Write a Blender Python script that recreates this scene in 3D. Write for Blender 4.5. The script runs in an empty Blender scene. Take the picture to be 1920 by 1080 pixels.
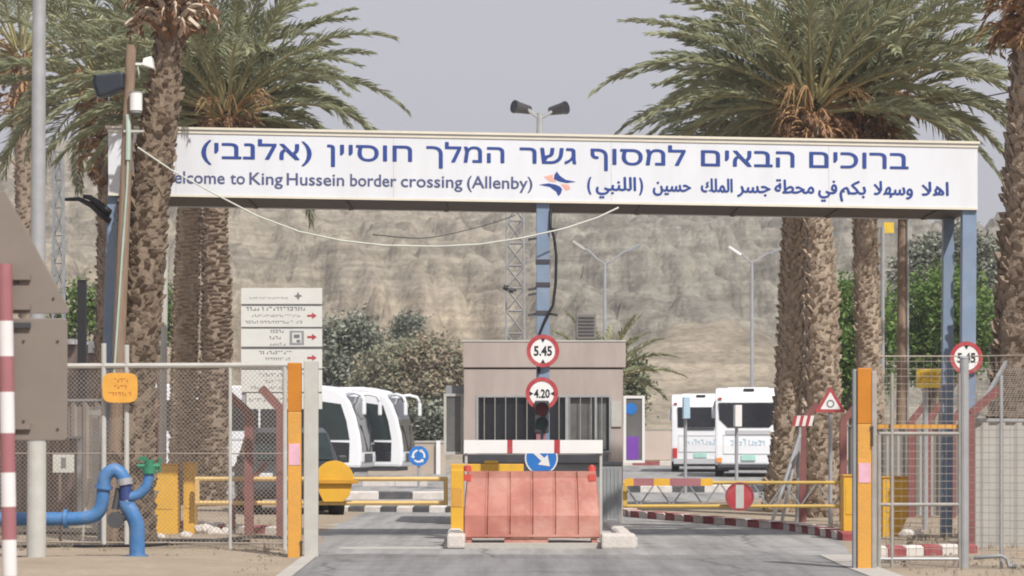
import bpy, bmesh, math, random
from mathutils import Vector, Matrix, noise
R = math.radians
random.seed(7)
scene = bpy.context.scene
COL = scene.collection

# ------------------------------------------------------------------ camera, sky, sun, exposure
F = 5120.0            # focal length in photo pixels (1920 wide)
EYE = 1.47            # eye height
HOR = 822.0           # horizon row in the photo
cam_d = bpy.data.cameras.new('camera')
cam = bpy.data.objects.new('camera', cam_d)
COL.objects.link(cam)
cam.location = (0, 0, EYE)
cam.rotation_euler = (R(90), 0, 0)
cam_d.sensor_width = 36
cam_d.lens = 36 * F / 1920
cam_d.shift_y = (HOR - 540) / 1920
cam_d.clip_start = 0.5
cam_d.clip_end = 5000
cam_d.dof.use_dof = True
cam_d.dof.focus_distance = 44
cam_d.dof.aperture_fstop = 4.2
scene.camera = cam

SUN_EL, SUN_AZ = 49.0, 27.0     # sun behind the camera, a little to the right
world = bpy.data.worlds.new('World')
scene.world = world
world.use_nodes = True
nt = world.node_tree
bg = nt.nodes['Background']
sky = nt.nodes.new('ShaderNodeTexSky')
sky.sky_type = 'NISHITA'
sky.sun_disc = False
sky.sun_elevation = R(SUN_EL)
sky.sun_rotation = R(180 - SUN_AZ)
sky.dust_density = 6
mixn = nt.nodes.new('ShaderNodeMix')
mixn.data_type = 'RGBA'
mixn.inputs[0].default_value = 0.86
mixn.inputs[7].default_value = (4.75, 4.72, 5.2, 1)     # even high haze
nt.links.new(sky.outputs[0], mixn.inputs[6])
nt.links.new(mixn.outputs[2], bg.inputs['Color'])
bg.inputs['Strength'].default_value = 0.1
sun_d = bpy.data.lights.new('sun', 'SUN')
sun_d.energy = 4.0
sun_d.angle = R(0.6)
sun_d.color = (1.0, 0.97, 0.925)
sun = bpy.data.objects.new('sun', sun_d)
COL.objects.link(sun)
el, az = R(SUN_EL), R(SUN_AZ)
to_sun = Vector((math.sin(az) * math.cos(el), -math.cos(az) * math.cos(el), math.sin(el)))
sun.rotation_euler = to_sun.to_track_quat('Z', 'Y').to_euler()
sun.location = (10, -20, 40)
scene.view_settings.view_transform = 'Standard'
scene.view_settings.look = 'None'
scene.view_settings.exposure = 0.38
scene.view_settings.gamma = 1
scene.cycles.max_bounces = 6
scene.cycles.filter_width = 1.9

# ------------------------------------------------------------------ helpers
def P(px, py, Y):
    return Vector(((px - 960) * Y / F, Y, EYE - (py - HOR) * Y / F))
def PX(px, Y): return (px - 960) * Y / F
def PZ(py, Y): return EYE - (py - HOR) * Y / F

def lin(c):
    return tuple(((v / 255) / 12.92 if v / 255 <= 0.04045 else ((v / 255 + 0.055) / 1.055) ** 2.4) for v in c)

def mat(name, rgb, rough=0.7, metal=0.0, var=0.12, scale=3.0, dirt=None, dirt_amt=0.0, bump=0.0, bscale=30.0, spec=0.4, stretch=None, transl=0.0, emit=None):
    m = bpy.data.materials.new(name)
    m.use_nodes = True
    t = m.node_tree
    b = t.nodes['Principled BSDF']
    b.inputs['Roughness'].default_value = rough
    b.inputs['Metallic'].default_value = metal
    b.inputs['Specular IOR Level'].default_value = spec
    tc = t.nodes.new('ShaderNodeTexCoord')
    co = tc.outputs['Object']
    if stretch:
        mp = t.nodes.new('ShaderNodeMapping')
        mp.inputs['Scale'].default_value = stretch
        t.links.new(co, mp.inputs[0]); co = mp.outputs[0]
    nz = t.nodes.new('ShaderNodeTexNoise')
    nz.inputs['Scale'].default_value = scale
    nz.inputs['Detail'].default_value = 6
    nz.inputs['Roughness'].default_value = 0.65
    t.links.new(co, nz.inputs['Vector'])
    cr = t.nodes.new('ShaderNodeValToRGB')
    cr.color_ramp.elements[0].position = 0.3
    cr.color_ramp.elements[1].position = 0.7
    lo = tuple(v * (1 - var) for v in rgb); hi = tuple(min(1, v * (1 + var)) for v in rgb)
    cr.color_ramp.elements[0].color = lo + (1,)
    cr.color_ramp.elements[1].color = hi + (1,)
    t.links.new(nz.outputs[0], cr.inputs[0])
    out = cr.outputs[0]
    if dirt:
        n2 = t.nodes.new('ShaderNodeTexNoise')
        n2.inputs['Scale'].default_value = scale * 0.45
        n2.inputs['Detail'].default_value = 8
        n2.inputs['Roughness'].default_value = 0.75
        t.links.new(co, n2.inputs['Vector'])
        mr = t.nodes.new('ShaderNodeMapRange')
        mr.inputs[1].default_value = 0.45; mr.inputs[2].default_value = 0.72
        mr.inputs[3].default_value = 0; mr.inputs[4].default_value = dirt_amt
        t.links.new(n2.outputs[0], mr.inputs[0])
        mx = t.nodes.new('ShaderNodeMix'); mx.data_type = 'RGBA'
        t.links.new(mr.outputs[0], mx.inputs[0])
        t.links.new(out, mx.inputs[6])
        mx.inputs[7].default_value = tuple(dirt) + (1,)
        out = mx.outputs[2]
    t.links.new(out, b.inputs['Base Color'])
    if bump:
        n3 = t.nodes.new('ShaderNodeTexNoise')
        n3.inputs['Scale'].default_value = bscale
        n3.inputs['Detail'].default_value = 5
        t.links.new(co, n3.inputs['Vector'])
        bp = t.nodes.new('ShaderNodeBump')
        bp.inputs['Strength'].default_value = bump
        bp.inputs['Distance'].default_value = 0.05
        t.links.new(n3.outputs[0], bp.inputs['Height'])
        t.links.new(bp.outputs[0], b.inputs['Normal'])
    if transl:
        tr = t.nodes.new('ShaderNodeBsdfTranslucent')
        t.links.new(out, tr.inputs['Color'])
        ms = t.nodes.new('ShaderNodeMixShader')
        ms.inputs[0].default_value = transl
        t.links.new(b.outputs[0], ms.inputs[1]); t.links.new(tr.outputs[0], ms.inputs[2])
        t.links.new(ms.outputs[0], t.nodes['Material Output'].inputs['Surface'])
    return m

class MB:
    def __init__(s): s.v = []; s.f = []; s.m = []; s.mi = 0
    def add(s, vs, fs):
        o = len(s.v)
        s.v += [tuple(v) for v in vs]
        for f in fs: s.f.append(tuple(i + o for i in f)); s.m.append(s.mi)
        return s
    def box(s, x0, x1, y0, y1, z0, z1):
        return s.add([(x0,y0,z0),(x1,y0,z0),(x1,y1,z0),(x0,y1,z0),(x0,y0,z1),(x1,y0,z1),(x1,y1,z1),(x0,y1,z1)],
              [(0,3,2,1),(4,5,6,7),(0,1,5,4),(1,2,6,5),(2,3,7,6),(3,0,4,7)])
    def bar(s, p0, p1, r0, r1=None, n=8, cap=True, ph=0.0):
        p0 = Vector(p0); p1 = Vector(p1); r1 = r0 if r1 is None else r1
        d = p1 - p0
        if d.length < 1e-6: return s
        q = d.normalized().to_track_quat('Z', 'Y')
        vs = []
        for p, r in ((p0, r0), (p1, r1)):
            for k in range(n):
                a = 2 * math.pi * k / n + ph
                vs.append(p + q @ Vector((math.cos(a) * r, math.sin(a) * r, 0)))
        fs = [(k, (k + 1) % n, n + (k + 1) % n, n + k) for k in range(n)]
        if cap: fs += [tuple(range(n - 1, -1, -1)), tuple(range(n, 2 * n))]
        return s.add(vs, fs)
    def beam(s, p0, p1, w, h):                      # rectangular bar, w across, h vertical
        p0 = Vector(p0); p1 = Vector(p1); d = (p1 - p0).normalized()
        u = d.cross(Vector((0, 0, 1)))
        if u.length < 1e-4: u = Vector((1, 0, 0))
        u.normalize(); v = u.cross(d).normalized()
        vs = []
        for p in (p0, p1):
            for a, b in ((-1,-1),(1,-1),(1,1),(-1,1)): vs.append(p + u * a * w / 2 + v * b * h / 2)
        return s.add(vs, [(3,2,1,0),(4,5,6,7),(0,1,5,4),(1,2,6,5),(2,3,7,6),(3,0,4,7)])
    def tube(s, pts, r, n=8):
        pts = [Vector(p) for p in pts]; rs = r if isinstance(r, (list, tuple)) else [r] * len(pts)
        vs = []; fs = []
        ref = None
        for i, p in enumerate(pts):
            d = (pts[min(i + 1, len(pts) - 1)] - pts[max(i - 1, 0)]).normalized()
            if ref is None:
                ref = Vector((0, 0, 1)) if abs(d.z) < 0.9 else Vector((1, 0, 0))
            u = (ref - d * ref.dot(d)).normalized(); w = d.cross(u); ref = u
            for k in range(n):
                a = 2 * math.pi * k / n
                vs.append(p + (u * math.cos(a) + w * math.sin(a)) * rs[i])
        L = len(pts)
        for i in range(L - 1):
            for k in range(n):
                fs.append((i*n+k, i*n+(k+1)%n, (i+1)*n+(k+1)%n, (i+1)*n+k))
        fs += [tuple(range(n - 1, -1, -1)), tuple(range((L-1)*n, L*n))]
        return s.add(vs, fs)
    def prism(s, pts, y0, y1):                      # outline in (x, z), counter-clockwise seen from -y, thick in y
        n = len(pts)
        vs = [(x, y0, z) for x, z in pts] + [(x, y1, z) for x, z in pts]
        fs = [tuple(range(n)), tuple(range(2*n-1, n-1, -1))]
        fs += [((k+1)%n, k, n+k, n+(k+1)%n) for k in range(n)]
        return s.add(vs, fs)
    def disc(s, c, r, y0, y1, n=28): 
        return s.prism([(c[0]+math.cos(2*math.pi*k/n)*r, c[1]+math.sin(2*math.pi*k/n)*r) for k in range(n)], y0, y1)
    def ring(s, c, r0, r1, y0, y1, n=28):
        vs = []
        for y in (y0, y1):
            for r in (r0, r1):
                for k in range(n):
                    a = 2*math.pi*k/n; vs.append((c[0]+math.cos(a)*r, y, c[1]+math.sin(a)*r))
        fs = []
        for k in range(n):
            j = (k+1)%n
            fs += [(k, j, n+j, n+k), (2*n+j, 2*n+k, 3*n+k, 3*n+j), (n+k, n+j, 3*n+j, 3*n+k), (j, k, 2*n+k, 2*n+j)]
        return s.add(vs, fs)
    def build(s, name, m, parent=None, smooth=False, bevel=0.0, origin=None, fix=True):
        off = Vector((0, 0, 0))
        if parent is not None:
            q = parent; loc = False
            while q is not None:
                if q.get('_l'): loc = True
                off += q.location; q = q.parent
            if loc: off = Vector((0, 0, 0))
        elif origin is not None: off = Vector(origin)
        me = bpy.data.meshes.new(name)
        me.from_pydata([(v[0]-off.x, v[1]-off.y, v[2]-off.z) for v in s.v], [], s.f)
        ms = m if isinstance(m, (list, tuple)) else [m]
        for k in ms: me.materials.append(k)
        me.polygons.foreach_set('material_index', s.m)
        if bevel or fix:
            bm = bmesh.new(); bm.from_mesh(me)
            if bevel:
                bmesh.ops.remove_doubles(bm, verts=bm.verts, dist=1e-5)
                bmesh.ops.recalc_face_normals(bm, faces=bm.faces)
                es = [e for e in bm.edges if len(e.link_faces) == 2 and e.calc_face_angle(0) > 0.5]
                bmesh.ops.bevel(bm, geom=es, offset=bevel, segments=2, profile=0.6, affect='EDGES', clamp_overlap=True)
            elif len(bm.faces) < 6000:
                bmesh.ops.recalc_face_normals(bm, faces=bm.faces)
            bm.to_mesh(me); bm.free()
        if smooth: me.polygons.foreach_set('use_smooth', [True] * len(me.polygons))
        o = bpy.data.objects.new(name, me); COL.objects.link(o)
        if parent is not None: o.parent = parent
        else: o.location = off
        return o

def thing(name, label, cat, loc, group=None, rz=0.0, local=False):
    o = bpy.data.objects.new(name, None); COL.objects.link(o)
    o.empty_display_size = 0.2
    o.location = loc; o.rotation_euler = (0, 0, rz)
    o['label'] = label; o['category'] = cat
    if group: o['group'] = group
    if local: o['_l'] = 1
    return o
def tag(o, label, cat, group=None):
    o['label'] = label; o['category'] = cat
    if group: o['group'] = group
    return o
def struct(o, kind='structure'):
    o['kind'] = kind; return o

# ------------------------------------------------------------------ materials
M = {}
M['white'] = mat('white_paint', (0.634, 0.651, 0.689), 0.45, var=0.04, scale=1.5, dirt=(0.50, 0.485, 0.46), dirt_amt=0.4, stretch=(1.6, 1.6, .3))
M['cream'] = mat('cream_trim', (0.637, 0.595, 0.493), 0.6, var=0.06)
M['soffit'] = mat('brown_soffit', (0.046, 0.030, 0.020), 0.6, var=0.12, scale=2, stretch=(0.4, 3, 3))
M['bluepost'] = mat('blue_grey_paint', (0.170, 0.230, 0.323), 0.5, var=0.1, scale=4, dirt=(0.3, 0.3, 0.3), dirt_amt=0.35)
M['greypost'] = mat('grey_post_paint', (0.24, 0.25, 0.26), 0.55, var=0.1, scale=4)
M['ink'] = mat('blue_lettering', (0.022, 0.055, 0.235), 0.5, var=0.08)
M['ink2'] = mat('faded_blue_lettering', (0.075, 0.09, 0.195), 0.5, var=0.1)
M['pink'] = mat('pale_red_mark', (0.75, 0.36, 0.30), 0.5, var=0.08)
M['black'] = mat('black_paint', (0.015, 0.015, 0.017), 0.5, var=0.2)
M['dark'] = mat('dark_grey_metal', (0.05, 0.05, 0.055), 0.5, var=0.2)
M['red'] = mat('sign_red', (0.36, 0.04, 0.05), 0.45, var=0.12, dirt=(0.5, 0.25, 0.22), dirt_amt=0.4, scale=6)
M['signwhite'] = mat('sign_white', (0.686, 0.678, 0.660), 0.45, var=0.04)
M['signblue'] = mat('sign_blue', (0.025, 0.16, 0.48), 0.4, var=0.08, scale=5)
M['yellow'] = mat('yellow_paint', (0.648, 0.360, 0.032), 0.5, var=0.1, scale=3, dirt=(0.42, 0.24, 0.06), dirt_amt=0.5)
M['orange'] = mat('orange_paint', (0.585, 0.292, 0.052), 0.55, var=0.08, scale=3, dirt=(0.36, 0.21, 0.08), dirt_amt=0.75, bump=0.15)
M['orange_dark'] = mat('dark_orange_paint', (0.46, 0.17, 0.012), 0.55, var=0.1, scale=4)
M['pinkpatch'] = mat('pink_sticker', (0.62, 0.36, 0.44), 0.6, var=0.12, scale=6)
M['gateframe'] = mat('gate_frame_grey', (0.30, 0.29, 0.27), 0.65, var=0.2, scale=5, dirt=(0.36, 0.24, 0.16), dirt_amt=0.5)
M['galv'] = mat('galvanised_steel', (0.336, 0.344, 0.352), 0.5, 0.25, var=0.12, scale=5, dirt=(0.32, 0.29, 0.26), dirt_amt=0.3)
M['palegrey'] = mat('pale_grey_paint', (0.429, 0.421, 0.390), 0.6, var=0.1, scale=4, dirt=(0.4, 0.35, 0.28), dirt_amt=0.5)
M['wood'] = mat('weathered_wood', (0.24, 0.17, 0.12), 0.85, var=0.25, scale=3, stretch=(6, 6, 0.6), bump=0.3)
M['barrier'] = mat('faded_red_plastic', (0.40, 0.150, 0.112), 0.65, var=0.2, scale=2.2, dirt=(0.50, 0.31, 0.25), dirt_amt=0.95, bump=0.1, bscale=8)
M['redplastic'] = mat('bright_red_plastic', (0.5, 0.07, 0.05), 0.5)
M['concrete'] = mat('concrete', (0.408, 0.383, 0.348), 0.9, var=0.15, scale=3, dirt=(0.3, 0.27, 0.23), dirt_amt=0.5, bump=0.2, bscale=40)
M['kerbwhite'] = mat('kerb_white', (0.541, 0.508, 0.476), 0.85, var=0.15, scale=5, dirt=(0.42, 0.34, 0.28), dirt_amt=0.6, bump=0.2)
M['kerbred'] = mat('kerb_red', (0.24, 0.05, 0.055), 0.85, var=0.2, scale=5, dirt=(0.36, 0.2, 0.18), dirt_amt=0.5, bump=0.2)
M['kerbblack'] = mat('kerb_black', (0.06, 0.06, 0.065), 0.85, var=0.25, scale=5, dirt=(0.3, 0.27, 0.24), dirt_amt=0.4)
M['booth'] = mat('booth_beige_panel', (0.385, 0.325, 0.295), 0.7, var=0.1, scale=1.8, dirt=(0.28, 0.235, 0.205), dirt_amt=0.7, stretch=(1.5, 1.5, .3))
M['steelgrey'] = mat('grey_steel_sheet', (0.27, 0.28, 0.285), 0.55, 0.1, var=0.1, scale=3, dirt=(0.2, 0.19, 0.18), dirt_amt=0.3)
M['glassdark'] = mat('dark_glass', (0.014, 0.016, 0.02), 0.08, var=0.15, scale=0.8, spec=0.6)
M['glassgreen'] = mat('tinted_glass', (0.018, 0.028, 0.028), 0.1, var=0.3, scale=1.2, spec=0.6)
M['glasspale'] = mat('painted_reflection_glass', (0.12, 0.12, 0.115), 0.12, var=0.3, scale=2, spec=0.6)  # pale base colour stands in for reflections in the glass
M['interior'] = mat('dark_interior', (0.03, 0.028, 0.028), 0.9, var=0.2)
M['purple'] = mat('purple_poster', (0.18, 0.06, 0.36), 0.5, var=0.1)
M['buswhite'] = mat('bus_white_paint', (0.736, 0.745, 0.764), 0.3, var=0.03, scale=0.8, dirt=(0.6, 0.58, 0.54), dirt_amt=0.25)
M['busgrey'] = mat('bus_grey_trim', (0.45, 0.45, 0.46), 0.45, var=0.05)
M['busmark'] = mat('bus_faint_mark', (0.38, 0.52, 0.62), 0.4, var=0.05)
M['rubber'] = mat('tyre_rubber', (0.02, 0.02, 0.021), 0.85, var=0.2)
M['rim'] = mat('wheel_rim', (0.35, 0.35, 0.36), 0.4, 0.5)
M['car'] = mat('dark_car_paint', (0.04, 0.043, 0.05), 0.3, var=0.08, dirt=(0.12, 0.11, 0.1), dirt_amt=0.4)
M['lampred'] = mat('tail_lamp_red', (0.45, 0.03, 0.03), 0.25)
M['lamporange'] = mat('lamp_orange', (0.75, 0.26, 0.06), 0.3)
M['lampclear'] = mat('lamp_clear', (0.6, 0.6, 0.62), 0.15)
M['plate'] = mat('number_plate', (0.35, 0.58, 0.52), 0.5)
M['lensred'] = mat('signal_lens_red', (0.10, 0.006, 0.010), 0.3)
M['lensgreen'] = mat('signal_lens_green', (0.012, 0.045, 0.04), 0.3)
M['pipe'] = mat('blue_pipe_paint', (0.05, 0.16, 0.36), 0.5, var=0.2, scale=3, dirt=(0.19, 0.22, 0.25), dirt_amt=0.75, bump=0.12)
M['valve'] = mat('green_valve', (0.035, 0.18, 0.10), 0.45, var=0.2, scale=9)
M['wire'] = mat('fence_wire', (0.31, 0.265, 0.225), 0.6, 0.2, var=0.15)
M['redpost'] = mat('rust_red_post', (0.184, 0.068, 0.064), 0.75, var=0.2, scale=5, dirt=(0.23, 0.12, 0.10), dirt_amt=0.5)
M['browncorr'] = mat('brown_sheet', (0.16, 0.115, 0.10), 0.7, var=0.15, scale=4)
M['greycorr'] = mat('grey_ribbed_sheet', (0.320, 0.312, 0.288), 0.65, 0.0, var=0.1, scale=2, dirt=(0.3, 0.27, 0.24), dirt_amt=0.4)
M['cable'] = mat('pale_cable', (0.5, 0.52, 0.46), 0.7)
M['signorange'] = mat('orange_sign', (0.634, 0.317, 0.053), 0.5, var=0.1, scale=6)
M['signyellow'] = mat('yellow_sign', (0.66, 0.46, 0.05), 0.5, var=0.1, scale=6)
M['signmark'] = mat('sign_small_print', (0.42, 0.13, 0.03), 0.6)
M['print'] = mat('grey_small_print', (0.16, 0.15, 0.16), 0.6)
M['board'] = mat('info_board_white', (0.568, 0.568, 0.533), 0.6, var=0.05, scale=2)
M['taupe'] = mat('taupe_sign_back', (0.200, 0.166, 0.140), 0.65, var=0.07, scale=2.5, dirt=(0.19, 0.16, 0.14), dirt_amt=0.4)
M['stripered'] = mat('stripe_dull_red', (0.30, 0.12, 0.13), 0.6, var=0.1)
M['stripewhite'] = mat('stripe_white', (0.66, 0.63, 0.62), 0.6, var=0.06)
M['wall'] = mat('beige_wall', (0.391, 0.323, 0.264), 0.9, var=0.1, scale=1.2)
M['trunk'] = mat('palm_trunk', (0.36, 0.285, 0.215), 0.95, var=0.2, scale=7, bump=0.4, bscale=25)
M['trunk_dark'] = mat('palm_trunk_dark', (0.26, 0.20, 0.15), 0.95, var=0.2, scale=7, bump=0.4, bscale=25)
M['frond'] = mat('palm_leaf', (0.288, 0.304, 0.186), 0.6, var=0.4, scale=1.6, transl=0.22, spec=0.5)
M['frond_grey'] = mat('palm_leaf_grey', (0.273, 0.294, 0.221), 0.6, var=0.35, scale=1.6, transl=0.2)
M['rachis'] = mat('palm_leaf_stalk', (0.30, 0.27, 0.13), 0.6, var=0.2)
M['dry'] = mat('dry_palm_leaf', (0.20, 0.115, 0.068), 0.9, var=0.5, scale=2.5, transl=0.1)
M['stalk'] = mat('orange_fruit_stalk', (0.36, 0.215, 0.10), 0.7, var=0.3)
M['trunk_near'] = mat('palm_trunk_brown', (0.205, 0.155, 0.112), 0.95, var=0.25, scale=4, bump=0.4, bscale=25)
M['stub'] = mat('pale_leaf_stub', (0.5, 0.42, 0.33), 0.8, var=0.3)
M['bark'] = mat('tree_bark', (0.14, 0.10, 0.075), 0.9, var=0.3, bump=0.3)
M['leaf_bright'] = mat('bright_leaf', (0.115, 0.190, 0.040), 0.6, var=0.45, scale=1.1, transl=0.25)
M['leaf_olive'] = mat('olive_leaf', (0.224, 0.230, 0.151), 0.7, var=0.4, scale=0.9, transl=0.15)
M['leaf_grey'] = mat('grey_green_leaf', (0.252, 0.263, 0.207), 0.75, var=0.35, scale=0.8, transl=0.15)
M['leaf_brown'] = mat('dry_brown_leaf', (0.292, 0.238, 0.167), 0.8, var=0.35, scale=0.9, transl=0.1)
M['leaf_dark'] = mat('dark_leaf', (0.10, 0.115, 0.08), 0.7, var=0.4, scale=1.0, transl=0.15)

# ------------------------------------------------------------------ ground, roads, hills
def ground_mat(name, a, b, c, s1, s2, bump=0.3, rough=0.95, stretch=None, marks=None):
    m = bpy.data.materials.new(name); m.use_nodes = True
    t = m.node_tree; bs = t.nodes['Principled BSDF']
    bs.inputs['Roughness'].default_value = rough
    bs.inputs['Specular IOR Level'].default_value = 0.25
    tc = t.nodes.new('ShaderNodeTexCoord'); co = tc.outputs['Object']
    if stretch:
        mp = t.nodes.new('ShaderNodeMapping'); mp.inputs['Scale'].default_value = stretch
        t.links.new(co, mp.inputs[0]); cs = mp.outputs[0]
    else: cs = co
    def nz(sc, v, det=8):
        n = t.nodes.new('ShaderNodeTexNoise'); n.inputs['Scale'].default_value = sc
        n.inputs['Detail'].default_value = det; n.inputs['Roughness'].default_value = 0.7
        t.links.new(v, n.inputs['Vector']); return n.outputs[0]
    r = t.nodes.new('ShaderNodeValToRGB')
    r.color_ramp.elements[0].position = 0.32; r.color_ramp.elements[1].position = 0.68
    r.color_ramp.elements[0].color = a + (1,); r.color_ramp.elements[1].color = c + (1,)
    e = r.color_ramp.elements.new(0.5); e.color = b + (1,)
    mx = t.nodes.new('ShaderNodeMath'); mx.operation = 'MULTIPLY_ADD'
    mx.inputs[1].default_value = 0.45
    ad = t.nodes.new('ShaderNodeMath'); ad.operation = 'MULTIPLY'; ad.inputs[1].default_value = 0.55
    t.links.new(nz(s1, cs), ad.inputs[0])
    t.links.new(nz(s2, co), mx.inputs[0]); t.links.new(ad.outputs[0], mx.inputs[2])
    t.links.new(mx.outputs[0], r.inputs[0])
    col = r.outputs[0]
    if marks:                                                           # tyre tracks, oil spots and crack lines
        m_ = t.nodes.new('ShaderNodeMapping'); m_.inputs['Scale'].default_value = marks; t.links.new(co, m_.inputs[0])
        vo = t.nodes.new('ShaderNodeTexVoronoi'); vo.feature = 'DISTANCE_TO_EDGE'; vo.inputs['Scale'].default_value = .38
        wob = t.nodes.new('ShaderNodeMix'); wob.data_type = 'RGBA'; wob.inputs[0].default_value = .25
        nn = t.nodes.new('ShaderNodeTexNoise'); nn.inputs['Scale'].default_value = 1.2; nn.inputs['Detail'].default_value = 6
        t.links.new(co, nn.inputs['Vector']); t.links.new(co, wob.inputs[6]); t.links.new(nn.outputs['Color'], wob.inputs[7]); t.links.new(wob.outputs[2], vo.inputs['Vector'])
        for src, p0, p1, c0, f in ((nz(1.0, m_.outputs[0], 5), .36, .6, .6, .8), (nz(.9, co, 4), .30, .40, .55, .9), (vo.outputs['Distance'], .002, .011, .5, .8)):
            q = t.nodes.new('ShaderNodeValToRGB'); q.color_ramp.elements[0].position = p0; q.color_ramp.elements[1].position = p1
            q.color_ramp.elements[0].color = (c0, c0, c0, 1); q.color_ramp.elements[1].color = (1.06, 1.06, 1.06, 1); t.links.new(src, q.inputs[0])
            mm = t.nodes.new('ShaderNodeMix'); mm.data_type = 'RGBA'; mm.blend_type = 'MULTIPLY'; mm.inputs[0].default_value = f
            t.links.new(col, mm.inputs[6]); t.links.new(q.outputs[0], mm.inputs[7]); col = mm.outputs[2]
    t.links.new(col, bs.inputs['Base Color'])
    bp = t.nodes.new('ShaderNodeBump'); bp.inputs['Strength'].default_value = bump; bp.inputs['Distance'].default_value = 0.03
    t.links.new(nz(s2 * 3, co), bp.inputs['Height']); t.links.new(bp.outputs[0], bs.inputs['Normal'])
    return m
M['sand'] = ground_mat('sand', (0.227, 0.179, 0.131), (0.314, 0.254, 0.188), (0.401, 0.332, 0.254), 0.7, 14, 0.5)
M['asphalt'] = ground_mat('asphalt', (0.194, 0.188, 0.185), (0.272, 0.265, 0.256), (0.351, 0.342, 0.329), 0.5, 30, 0.25, 0.8, (1.0, 0.35, 1), (2.2, 0.10, 1))
M['asphalt_near'] = ground_mat('asphalt_darker', (0.140, 0.138, 0.137), (0.192, 0.188, 0.185), (0.255, 0.250, 0.243), 0.5, 30, 0.25, 0.8, (0.5, 1.4, 1), (2.4, 0.12, 1))
M['paving'] = ground_mat('paving', (0.328, 0.302, 0.268), (0.389, 0.363, 0.328), (0.449, 0.423, 0.389), 0.8, 18, 0.2)
M['grass'] = ground_mat('grass', (0.05, 0.09, 0.025), (0.085, 0.13, 0.035), (0.13, 0.16, 0.06), 0.4, 6, 0.5)

def sheet(name, pts, z, m):
    mb = MB(); mb.add([(x, y, z) for x, y in pts], [tuple(range(len(pts)))])
    return struct(mb.build(name, m))

def near_ground():
    # a sheet with gentle lumps beside the road, flat under it, big enough to reach the hills
    xs = [-900, -300, -120, -60, -30, -16] + [-12 + 0.4 * i for i in range(61)] + [16, 30, 60, 120, 300, 900]
    ys = [-200, -40, 0, 12] + [18 + 0.6 * i for i in range(72)] + [64, 70, 85, 110, 150, 200, 400, 1200]
    vs = []; fs = []
    for y in ys:
        for x in xs:
            z = 0.0
            if 18 < y < 62 and abs(x) < 12:
                z = 0.03 * noise.noise((x * 0.9, y * 0.7, 0))
                side = max(0.0, min(1.0, (-2.9 - x) / 0.8)) if x < 0 else max(0.0, min(1.0, (x - 5.6) / 0.8))
                z = (z + 0.03) * side - 0.0
                if y < 34 and x < 0: z += 0.05 * side * max(0, 1 - abs(y - 31) / 3)
            vs.append((x, y, z))
    w = len(xs)
    for j in range(len(ys) - 1):
        for i in range(w - 1):
            fs.append((j*w+i, j*w+i+1, (j+1)*w+i+1, (j+1)*w+i))
    mb = MB(); mb.add(vs, fs)
    return struct(mb.build('ground', M['sand'], smooth=True))
near_ground()
sheet('road', [(-2.1, 10), (3.9, 10), (3.9, 31), (4.75, 39.2), (4.6, 41.5), (4.35, 43.8), (3.3, 47.2), (2.2, 50.8), (1.9, 56), (3, 61), (9, 72), (60, 74), (60, 148),
      (-60, 148), (-60, 57), (-6, 53), (-3.6, 47), (-2.75, 40), (-2.6, 36.2), (-2.5, 33)], 0.004, M['asphalt'])
sheet('road_apron', [(-2.0, 10), (3.8, 10), (3.8, 31), (3.86, 34.2), (-2.45, 34.6), (-2.42, 33)], 0.008, M['asphalt_near'])
sheet('lawn', [(4, 150), (40, 150), (44, 186), (4, 186)], 0.006, M['grass'])

sheet('paved_edge', [(-2.12, 10), (-1.98, 10), (-2.4, 33), (-2.43, 34.6), (-2.62, 34.7), (-2.58, 33)], 0.016, M['paving'])
sheet('paved_edge', [(3.78, 10), (4.1, 10), (4.15, 31), (4.3, 34.2), (3.84, 34.2), (3.78, 31)], 0.016, M['paving'])

def kerb(name, pts, w, h, stone, mats, start=0):
    mb = MB(); k = start
    for (x0, y0), (x1, y1) in zip(pts, pts[1:]):
        L = math.hypot(x1 - x0, y1 - y0); n = max(1, round(L / stone))
        dx, dy = (x1 - x0) / L, (y1 - y0) / L; nx, ny = -dy, dx
        for i in range(n):
            a = L * i / n + 0.006; b = L * (i + 1) / n - 0.006
            mb.mi = k % len(mats); k += 1
            c = 0.03
            base = [(x0+dx*a, y0+dy*a), (x0+dx*b, y0+dy*b), (x0+dx*b+nx*w, y0+dy*b+ny*w), (x0+dx*a+nx*w, y0+dy*a+ny*w)]
            top = [(x0+dx*(a+c)+nx*c, y0+dy*(a+c)+ny*c), (x0+dx*(b-c)+nx*c, y0+dy*(b-c)+ny*c), (x0+dx*(b-c)+nx*(w-c), y0+dy*(b-c)+ny*(w-c)), (x0+dx*(a+c)+nx*(w-c), y0+dy*(a+c)+ny*(w-c))]
            hh = h * (1 + random.uniform(-.06, .06))
            mb.add([(x, y, -0.02) for x, y in base] + [(x, y, hh - 0.03) for x, y in base] + [(x, y, hh) for x, y in top],
                   [(8,9,10,11), (0,1,5,4), (1,2,6,5), (2,3,7,6), (3,0,4,7), (4,5,9,8), (5,6,10,9), (6,7,11,10), (7,4,8,11)])
    return struct(mb.build(name, mats))
kerb('kerb', [(4.75, 39.2), (4.6, 41.5), (4.35, 43.8), (3.3, 47.2), (2.2, 50.8), (1.95, 56)], -0.2, 0.13, 0.48, [M['kerbred'], M['kerbwhite']])
kerb('kerb', [(4.4, 33.6), (5.9, 34.6)], 0.22, 0.14, 0.3, [M['kerbwhite'], M['kerbred']])
kerb('kerb', [(-5.8, 44.6), (-4.4, 41.6), (-3.5, 41.0)], 0.25, 0.16, 0.3, [M['kerbwhite'], M['kerbred'], M['kerbwhite']])
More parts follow.
